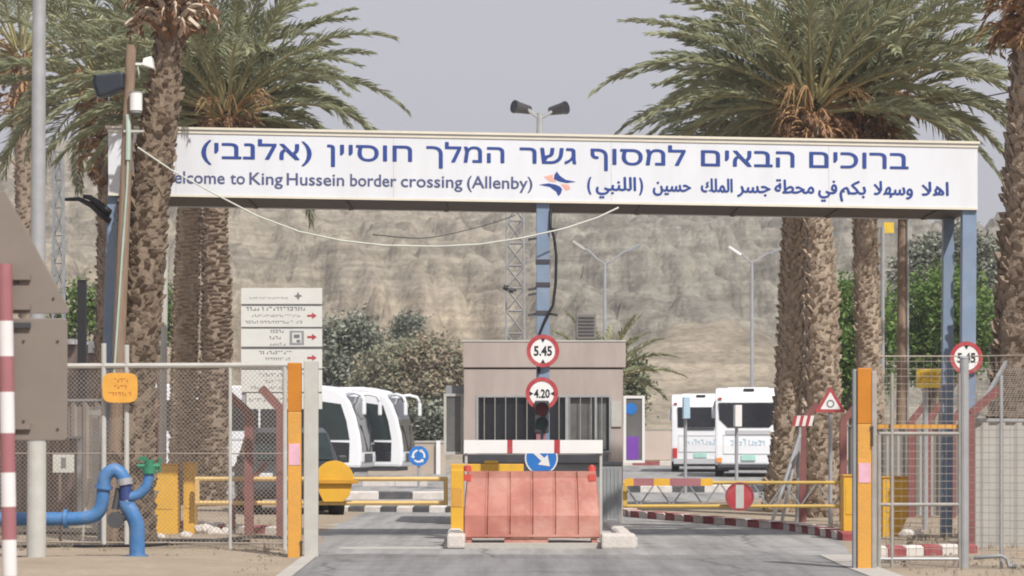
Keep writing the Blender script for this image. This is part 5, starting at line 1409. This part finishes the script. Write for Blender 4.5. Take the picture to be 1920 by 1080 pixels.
for px, lab in ((180, 'brownish upright post right behind the leaning pale stake'), (290, 'brownish upright post behind the green valve')):
    Y = 43; mb = MB(); mb.beam((PX(px, Y), Y, -.05), P(px, 780 if px < 200 else 760, Y), .1, .1); mb.beam(P(px - 14, 774 if px < 200 else 756, Y), P(px + 22, 774 if px < 200 else 756, Y), .1, .08)
    tag(mb.build('shelter_post', M['redpost'] if px > 200 else M['palegrey'], origin=(PX(px, Y), Y, 0)), lab, 'post')

# blue water pipe with valve
Y = 33.0
t = thing('water_pipe', 'blue painted water pipe rising in a bend with elbows at the left', 'pipe', (PX(258, Y), Y, 0))
def smooth_path(pts, n=6):
    out = []
    for i in range(len(pts) - 1):
        p0 = Vector(pts[max(0, i - 1)]); p1 = Vector(pts[i]); p2 = Vector(pts[i + 1]); p3 = Vector(pts[min(len(pts) - 1, i + 2)])
        for k in range(n):
            s = k / n; out.append(.5 * ((2 * p1) + (p2 - p0) * s + (2 * p0 - 5 * p1 + 4 * p2 - p3) * s * s + (3 * p1 - p0 - 3 * p2 + p3) * s ** 3))
    out.append(Vector(pts[-1])); return out
w3 = lambda L, dy=0: [P(a_, b_, Y + dy) for a_, b_ in L]
mb = MB(); mb.tube(smooth_path(w3([(-60, 972), (60, 973), (150, 972), (180, 964), (191, 945), (194, 915), (198, 893), (213, 881), (226, 888), (234, 902)])), .082, 14); mb.build('riser', M['pipe'], t, smooth=True)
mb = MB(); mb.tube(smooth_path(w3([(238, 940), (238, 948), (246, 960), (256, 985), (257, 1020), (257, 1056)])), .095, 14); mb.build('downpipe', M['pipe'], t, smooth=True)
mb = MB(); mb.bar(P(234, 899, Y), P(237, 938, Y), .072, .075, n=14); mb.build('coupling', mat('dark_blue_coupling', (.03, .05, .16), .5, var=.2), t)
mb = MB(); mb.bar(P(233, 897, Y), P(235, 909, Y), .095, .095, n=14); mb.build('clamp_band', M['galv'], t)
for q0, q1, rr_ in (((120, 973), (127, 973), .115), ((257, 1040), (257, 1047), .135), ((194, 917), (195, 910), .11)):
    mb = MB(); mb.bar(P(q0[0], q0[1], Y), P(q1[0], q1[1], Y), rr_, rr_, n=16); mb.build('flange', M['pipe'], t)
mb = MB(); mb.tube(smooth_path(w3([(240, 932), (258, 928), (272, 916), (278, 900), (280, 888)])), .06, 12); mb.build('branch', M['pipe'], t, smooth=True)
mb = MB(); mb.bar(P(280, 888, Y), P(280, 876, Y), .085, .085, n=12); mb.bar(P(280, 876, Y), P(280, 862, Y), .06, .06, n=12); mb.bar(P(258, 874, Y), P(300, 874, Y), .035, n=8); mb.box(PX(262, Y), PX(276, Y), Y - .05, Y + .05, PZ(864, Y), PZ(856, Y)); mb.bar(P(299, 886, Y), P(299, 858, Y), .018, n=6)
mb.build('valve', M['valve'], t)
mb = MB(); mb.bar(P(216, 975, Y - .06), P(216, 975, Y + .1), .1, .1, n=16); mb.bar(P(216, 955, Y), P(222, 915, Y + .02), .045, .035, n=10); mb.bar(P(224, 972, Y), P(245, 966, Y), .05, n=10); mb.build('meter', M['dark'], t)

# ------------------------------------------------------------------ direction board
Y = 52.0
t = thing('info_board', 'tall white six panel direction board with red arrows behind the left orange post', 'sign board', (PX(528, Y), Y, 0))
rows = [(540, 570), (574, 613), (616.5, 650), (655, 691), (693.5, 735), (737.5, 767)]
rnd = random.Random(12)
for i, (a_, b_) in enumerate(rows):
    x0, x1 = (452, 604) if i < 5 else (462, 604)
    mb = MB(); mb.box(PX(x0, Y), PX(x1, Y), Y, Y + .04, PZ(b_, Y), PZ(a_, Y)); p = mb.build('panel', M['board'], t, bevel=.004)
    lines = {0: [(468, 540, 559, 4)], 1: [(462, 573, 579, 8), (472, 563, 592, 5), (460, 566, 604, 6)], 2: [(507, 528, 621, 7), (505, 528, 633, 7), (498, 533, 645, 6)],
             3: [(486, 547, 661, 7), (497, 541, 673, 6), (468, 541, 685, 6)], 4: [(486, 572, 703, 7), (497, 560, 715, 6), (470, 560, 727, 6)], 5: [(466, 540, 750, 7)]}[i]
    for xa_, xb_, yy, h in lines:
        mb = MB(); scribble(mb, PX(xa_, Y), PX(xb_, Y), PZ(yy, Y), h * .85 * Y / F, Y - .001, rnd); mb.build('print_line', M['print'], p, fix=False)
    if i in (1, 2, 3):
        yy = (592, 632, 671)[i - 1]; mb = MB(); s = Y / F; c = P(585, yy, Y)
        mb.prism([(c.x - 9*s, c.z - 2*s), (c.x, c.z - 2*s), (c.x, c.z - 6*s), (c.x + 9*s, c.z), (c.x, c.z + 6*s), (c.x, c.z + 2*s), (c.x - 9*s, c.z + 2*s)], Y - .004, Y - .0005); mb.build('arrow', M['red'], p)
    if i == 0:
        mb = MB(); s = Y / F; c = P(559, 555, Y)
        mb.prism([(c.x - 8*s, c.z), (c.x - 2*s, c.z - 3*s), (c.x, c.z - 8*s), (c.x + 3*s, c.z - 2*s), (c.x + 8*s, c.z), (c.x + 2*s, c.z + 3*s), (c.x, c.z + 8*s), (c.x - 3*s, c.z + 2*s)], Y - .004, Y - .0005); mb.build('emblem', M['print'], p)
    if i == 2:
        mb = MB(); mb.box(PX(543, Y), PX(570, Y), Y - .003, Y - .0005, PZ(647, Y), PZ(620, Y)); pic = mb.build('pictogram', M['greypost'], p)
        mb = MB(); mb.box(PX(548, Y), PX(565, Y), Y - .006, Y - .0035, PZ(643, Y), PZ(624, Y)); mb.build('pictogram_field', M['board'], pic)
        mb = MB(); mb.box(PX(551, Y), PX(562, Y), Y - .009, Y - .0065, PZ(634, Y), PZ(627, Y)); mb.box(PX(556, Y), PX(563, Y), Y - .009, Y - .0065, PZ(642, Y), PZ(637, Y)); mb.build('pictogram_figure', M['print'], pic)
mb = MB(); mb.box(PX(453, Y), PX(603, Y), Y + .042, Y + .06, PZ(765, Y), PZ(541, Y)); mb.build('backing_frame', M['galv'], t)
for px in (470, 588):
    mb = MB(); mb.bar((PX(px, Y), Y + .12, -.05), (PX(px, Y), Y + .12, PZ(545, Y)), .05, n=10); mb.build('post', M['galv'], t)

# ------------------------------------------------------------------ far signs, lamps, tower, wall
def pole_sign(name, label, cat, px, Y, ytop, r=.03):
    t = thing(name, label, cat, (PX(px, Y), Y, 0))
    mb = MB(); mb.bar((PX(px, Y), Y, -.05), P(px, ytop, Y), r, n=10); mb.build('pole', M['galv'], t)
    return t
Y = 80.0; t = pole_sign('roundabout_sign', 'round blue roundabout sign on a thin post before the beige wall', 'road sign', 785, Y, 838, .04)
c = P(785, 855, Y - .07); r = 19 * Y / F
mb = MB(); mb.disc((c.x, c.z), r, c.y, c.y + .025); pl = mb.build('plate', M['signblue'], t)
mb = MB()
for k in range(3):
    a0 = R(90 + 120 * k + 12); n = 8; vs = []; 
    for j in range(n + 1):
        aa = a0 + R(80) * j / n
        for q in (.48, .66): vs.append((c.x + math.cos(aa) * r * q, c.y - .004, c.z + math.sin(aa) * r * q))
    mb.add(vs, [(2*j, 2*j+1, 2*j+3, 2*j+2) for j in range(n)])
    ae = a0 + R(80); tp = a0 + R(106)
    mb.add([(c.x + math.cos(ae) * r * .36, c.y - .004, c.z + math.sin(ae) * r * .36), (c.x + math.cos(ae) * r * .8, c.y - .004, c.z + math.sin(ae) * r * .8), (c.x + math.cos(tp) * r * .57, c.y - .004, c.z + math.sin(tp) * r * .57)], [(0, 1, 2)])
mb.build('arrows', M['signwhite'], pl, fix=False)
Y = 46.6; t = pole_sign('roundabout_warning_sign', 'triangular red bordered warning sign on a thin post before the joined palms', 'road sign', 1557, Y, 745, .035)
c = P(1557, 755, Y - .06); s = Y / F
tri = rounded([(c.x - 29*s, c.z - 18*s), (c.x + 29*s, c.z - 18*s), (c.x, c.z + 31*s)], .04)
mb = MB(); mb.prism(tri, c.y, c.y + .02); pl = mb.build('plate', M['red'], t)
tri = rounded([(c.x - 19*s, c.z - 12.5*s), (c.x + 19*s, c.z - 12.5*s), (c.x, c.z + 20*s)], .02)
mb = MB(); mb.prism(tri, c.y - .005, c.y - .0005); inn = mb.build('field', M['signwhite'], pl)
mb = MB(); mb.ring((c.x, c.z - 2*s), 5*s, 7.5*s, c.y - .008, c.y - .0055, 18); mb.build('symbol', M['print'], inn)
Y = 43.0; t = pole_sign('yellow_notice_sign', 'yellow rectangular notice sign on a grey post before the green trees', 'sign', 1735, Y, 700, .045)
c = P(1742, 709, Y - .07)
mb = MB(); mb.box(PX(1718, c.y), PX(1767, c.y), c.y, c.y + .02, PZ(727, c.y), PZ(692, c.y)); pl = mb.build('plate', M['signyellow'], t, bevel=.006)
rnd = random.Random(3)
for i, yy in enumerate((701, 709, 718)):
    mb = MB(); scribble(mb, PX(1724, c.y), PX(1761, c.y), PZ(yy, c.y), .042, c.y - .001, rnd); mb.build('print_line', M['signmark'], pl, fix=False)
for px, yt, lab, m in ((1285, 745, 'edge on blue tinted sign on a thin post before the left rear coach', 'busmark'), (1381, 760, 'edge on white sign on a thin post before the right rear coach', 'signwhite')):
    Y = 72.0 if px < 1300 else 70.0
    t = pole_sign('edge_on_sign', lab, 'road sign', px, Y, yt, .045)
    mb = MB(); x = PX(px, Y); mb.box(x - .085, x + .085, Y - .65, Y - .05, PZ(yt + 40, Y), PZ(yt, Y)); mb.build('plate', M[m], t, bevel=.01)
Y = 47.4
t = thing('work_stand', 'striped red and white board on a grey stand leaning by the joined palms', 'stand', (PX(1490, Y), Y, 0))
mb = MB(); c = P(1503, 789, Y)
for k in range(6):
    mb.mi = k % 2; a_ = c.x - .17 + k * .058; mb.prism([(a_, c.z - .09), (a_ + .058, c.z - .09), (a_ + .1, c.z + .09), (a_ + .042, c.z + .09)], Y, Y + .02)
mb.build('board', [M['red'], M['stripewhite']], t)
mb = MB(); mb.bar((PX(1494, Y), Y + .04, -.05), P(1500, 790, Y + .04), .028, n=8); mb.build('leg', M['galv'], t)
for q in ((1440, -.5), (1462, -.25)):
    mb = MB(); mb.bar((PX(q[0], Y), Y + q[1], -.03), P(1500, 815, Y + .03), .03, n=8); mb.build('leg', M['galv'], t)

def lamp(label, px, Y, y0, arms, yb=900):
    t = thing('street_lamp', label, 'street lamp', (PX(px, Y), Y, 0))
    mb = MB(); mb.bar((PX(px, Y), Y, -.05), P(px, y0, Y), .11, .07, n=10); mb.build('pole', M['galv'], t)
    for (ax, ay, m) in arms:
        e = P(ax, ay, Y); b = P(px, y0, Y)
        mb = MB(); mb.tube([b, b.lerp(e, .35) + Vector((0, 0, -.02)), b.lerp(e, .75) + Vector((0, 0, .08)), e], .045, 6); ar = mb.build('arm', M['galv'], t)
        d = (e - b).normalized()
        mb = MB(); mb.beam(e - d * .1, e + d * .6, .3, .12); mb.build('lamp_head', M[m], ar, bevel=.03)
lamp('double armed street lamp right of the middle gantry post before the hillside', 1134, 128, 495, [(1093, 466, 'palegrey'), (1180, 470, 'greypost')])
lamp('double armed street lamp rising over the rear coaches', 1410, 128, 492, [(1386, 476, 'signwhite'), (1446, 475, 'greypost')])
Y = 56
t = thing('utility_pole', 'brown utility pole behind the palm right of the orange gate post', 'pole', (PX(1692, Y), Y, 0))
mb = MB(); mb.bar((PX(1690, Y), Y, -.05), P(1693, 180, Y), .12, .085, n=14); mb.build('shaft', M['wood'], t)
mb = MB(); mb.beam(P(1682, 206, Y - .1), P(1704, 206, Y - .1), .06, .06); mb.build('crossarm', M['wood'], t)
mb = MB(); mb.bar((PX(1701, Y), Y - .1, 0), P(1702, 400, Y - .1), .025, n=6); mb.build('conduit', M['galv'], t)
Y = 58
t = thing('steel_post', 'thin pale steel post left of the utility pole with a small yellow tag', 'post', (PX(1654, Y), Y, 0))
mb = MB(); mb.bar((PX(1654, Y), Y, -.05), P(1655, 425, Y), .05, .045, n=10); mb.build('shaft', M['galv'], t)
mb = MB(); mb.box(PX(1657, Y), PX(1676, Y), Y - .02, Y + .02, PZ(437, Y), PZ(417, Y)); mb.build('yellow_tag', M['signyellow'], t)

def lattice(label, name, px, Y, wpx, ytop, seg, taper, m):
    t = thing(name, label, 'lattice mast', (PX(px, Y), Y, 0))
    h = PZ(ytop, Y); w = wpx * Y / F / 2; n = max(4, int(h / seg)); x = PX(px, Y)
    cor = lambda i, z: Vector((x + (1 - taper * z / h) * w * (1, 1, -1, -1)[i % 4], Y + (1 - taper * z / h) * w * (1, -1, -1, 1)[i % 4], z))
    mb = MB()
    for i in range(4): mb.bar(cor(i, -.05), cor(i, h), .03, n=5)
    mb.build('leg_frame', m, t)
    mb = MB()
    for k in range(n):
        z0 = h * k / n; z1 = h * (k + 1) / n
        for i in range(4):
            j = (i + 1) % 4
            mb.bar(cor(i, z0), cor(j, z1) if k % 2 else cor(i, z0).lerp(cor(j, z1), 1), .016, n=4); mb.bar(cor(j, z0), cor(i, z1), .016, n=4); mb.bar(cor(i, z1), cor(j, z1), .014, n=4)
    mb.build('bracing', m, t)
    return t
tw = lattice('grey lattice mast rising behind the booth roof left of the middle post', 'lattice_tower', 966, 76, 36, 330, .62, .12, M['galv'])
Y = 75.4
mb = MB(); mb.bar(P(944, 538, Y), P(953, 541, Y), .07, .09, n=10); mb.bar(P(955, 543, Y), P(963, 546, Y), .07, .08, n=10); mb.beam(P(944, 540, Y), P(968, 545, Y), .04, .05); mb.build('mast_camera', M['black'], tw)
lattice('slim lattice mast at the left between the steel pole and the black pole', 'lattice_tower', 110, 84, 24, 285, .8, .35, M['greypost'])

def slab_thing(name, label, cat, px0, px1, Y, y0, th, m):
    t = thing(name, label, cat, (PX((px0 + px1) / 2, Y), Y, 0)); z = PZ(y0, Y)
    mb = MB(); mb.box(PX(px0, Y), PX(px1, Y), Y, Y + th, -.05, z); w = mb.build('panel', m, t)
    mb = MB(); mb.box(PX(px0, Y) - .04, PX(px1, Y) + .04, Y - .04, Y + th + .04, z + .001, z + .08); mb.build('coping', M['concrete'], t)
    return t
t = slab_thing('boundary_wall', 'low beige wall between the coaches and the booth', 'wall', 690, 836, 112, 830, .25, M['wall'])
mb = MB(); mb.box(PX(818, 112), PX(826, 112), 111.8, 111.95, 0, PZ(826, 112)); mb.build('pier', M['signwhite'], t)
slab_thing('boundary_wall', 'far pinkish wall along the foot of the hill right of the booth', 'wall', 1190, 1700, 186.5, 806, .3, mat('pink_wall', (.5, .40, .36), .9, var=.08, scale=.4))
# wires
for pts, lab in (([(1700, 205, 56), (1800, 190, 50), (1930, 165, 44)], 'thin dark wire from the utility pole to the right edge'),
                 ([(966, 404, 76), (900, 425, 72), (800, 446, 66), (700, 440, 60)], 'thin dark wire running left from the lattice mast'),):
    mb = MB(); mb.tube(smooth_path([P(*p) for p in pts], 8), .012, 5)
    tag(mb.build('overhead_wire', M['black'], origin=P(*pts[0])), lab, 'wire')

# ------------------------------------------------------------------ gravel and dry tufts on the sand
rnd = random.Random(77)
mb = MB()
for k in range(2600):
    Y = rnd.uniform(29, 45); px = rnd.choice((rnd.uniform(-60, 560), rnd.uniform(-60, 560), rnd.uniform(1650, 1960)))
    x = PX(px, Y); r = .008 + .03 * rnd.random() ** 4
    if -2.9 < x < 5.2 and Y > 33: continue
    if -2.7 < x < 4.4: continue
    z = .02
    a = rnd.uniform(0, 6.28); v = []
    for q in range(5): v.append((x + math.cos(a + q * 1.257) * r * rnd.uniform(.7, 1.2), Y + math.sin(a + q * 1.257) * r * rnd.uniform(.7, 1.2), z - .01))
    v.append((x, Y, z + r * .9)); mb.add(v, [(q, (q + 1) % 5, 5) for q in range(5)])
struct(mb.build('gravel', mat('gravel_stone', (.2, .165, .125), .95, var=.4, scale=1), fix=False), 'stuff')
mb = MB()
for k in range(170):
    Y = rnd.uniform(34.5, 47); px = rnd.choice((rnd.uniform(-20, 540), rnd.uniform(1480, 1900))); x = PX(px, Y)
    if -2.9 < x < 5.1: continue
    for q in range(14):
        a = rnd.uniform(0, 6.28); l = rnd.uniform(.06, .2); b = Vector((x + rnd.gauss(0, .03), Y + rnd.gauss(0, .03), 0))
        e = b + Vector((math.cos(a) * l * .6, math.sin(a) * l * .6, l)); w = Vector((math.sin(a), -math.cos(a), 0)) * .006
        mb.add([b - w, b + w, e], [(0, 1, 2)])
struct(mb.build('dry_grass', M['leaf_brown'], fix=False), 'stuff')

# ------------------------------------------------------------------ dusty air
mh = bpy.data.materials.new('haze'); mh.use_nodes = True
t = mh.node_tree; t.nodes.remove(t.nodes['Principled BSDF'])
pv = t.nodes.new('ShaderNodeVolumePrincipled')
pv.inputs['Color'].default_value = (0.90, 0.89, 0.93, 1)
pv.inputs['Density'].default_value = 0.0007
pv.inputs['Anisotropy'].default_value = 0.3
t.links.new(pv.outputs[0], t.nodes['Material Output'].inputs['Volume'])
mb = MB(); mb.box(-400, 400, -60, 700, -3, 75)
struct(mb.build('haze', mh), 'stuff')
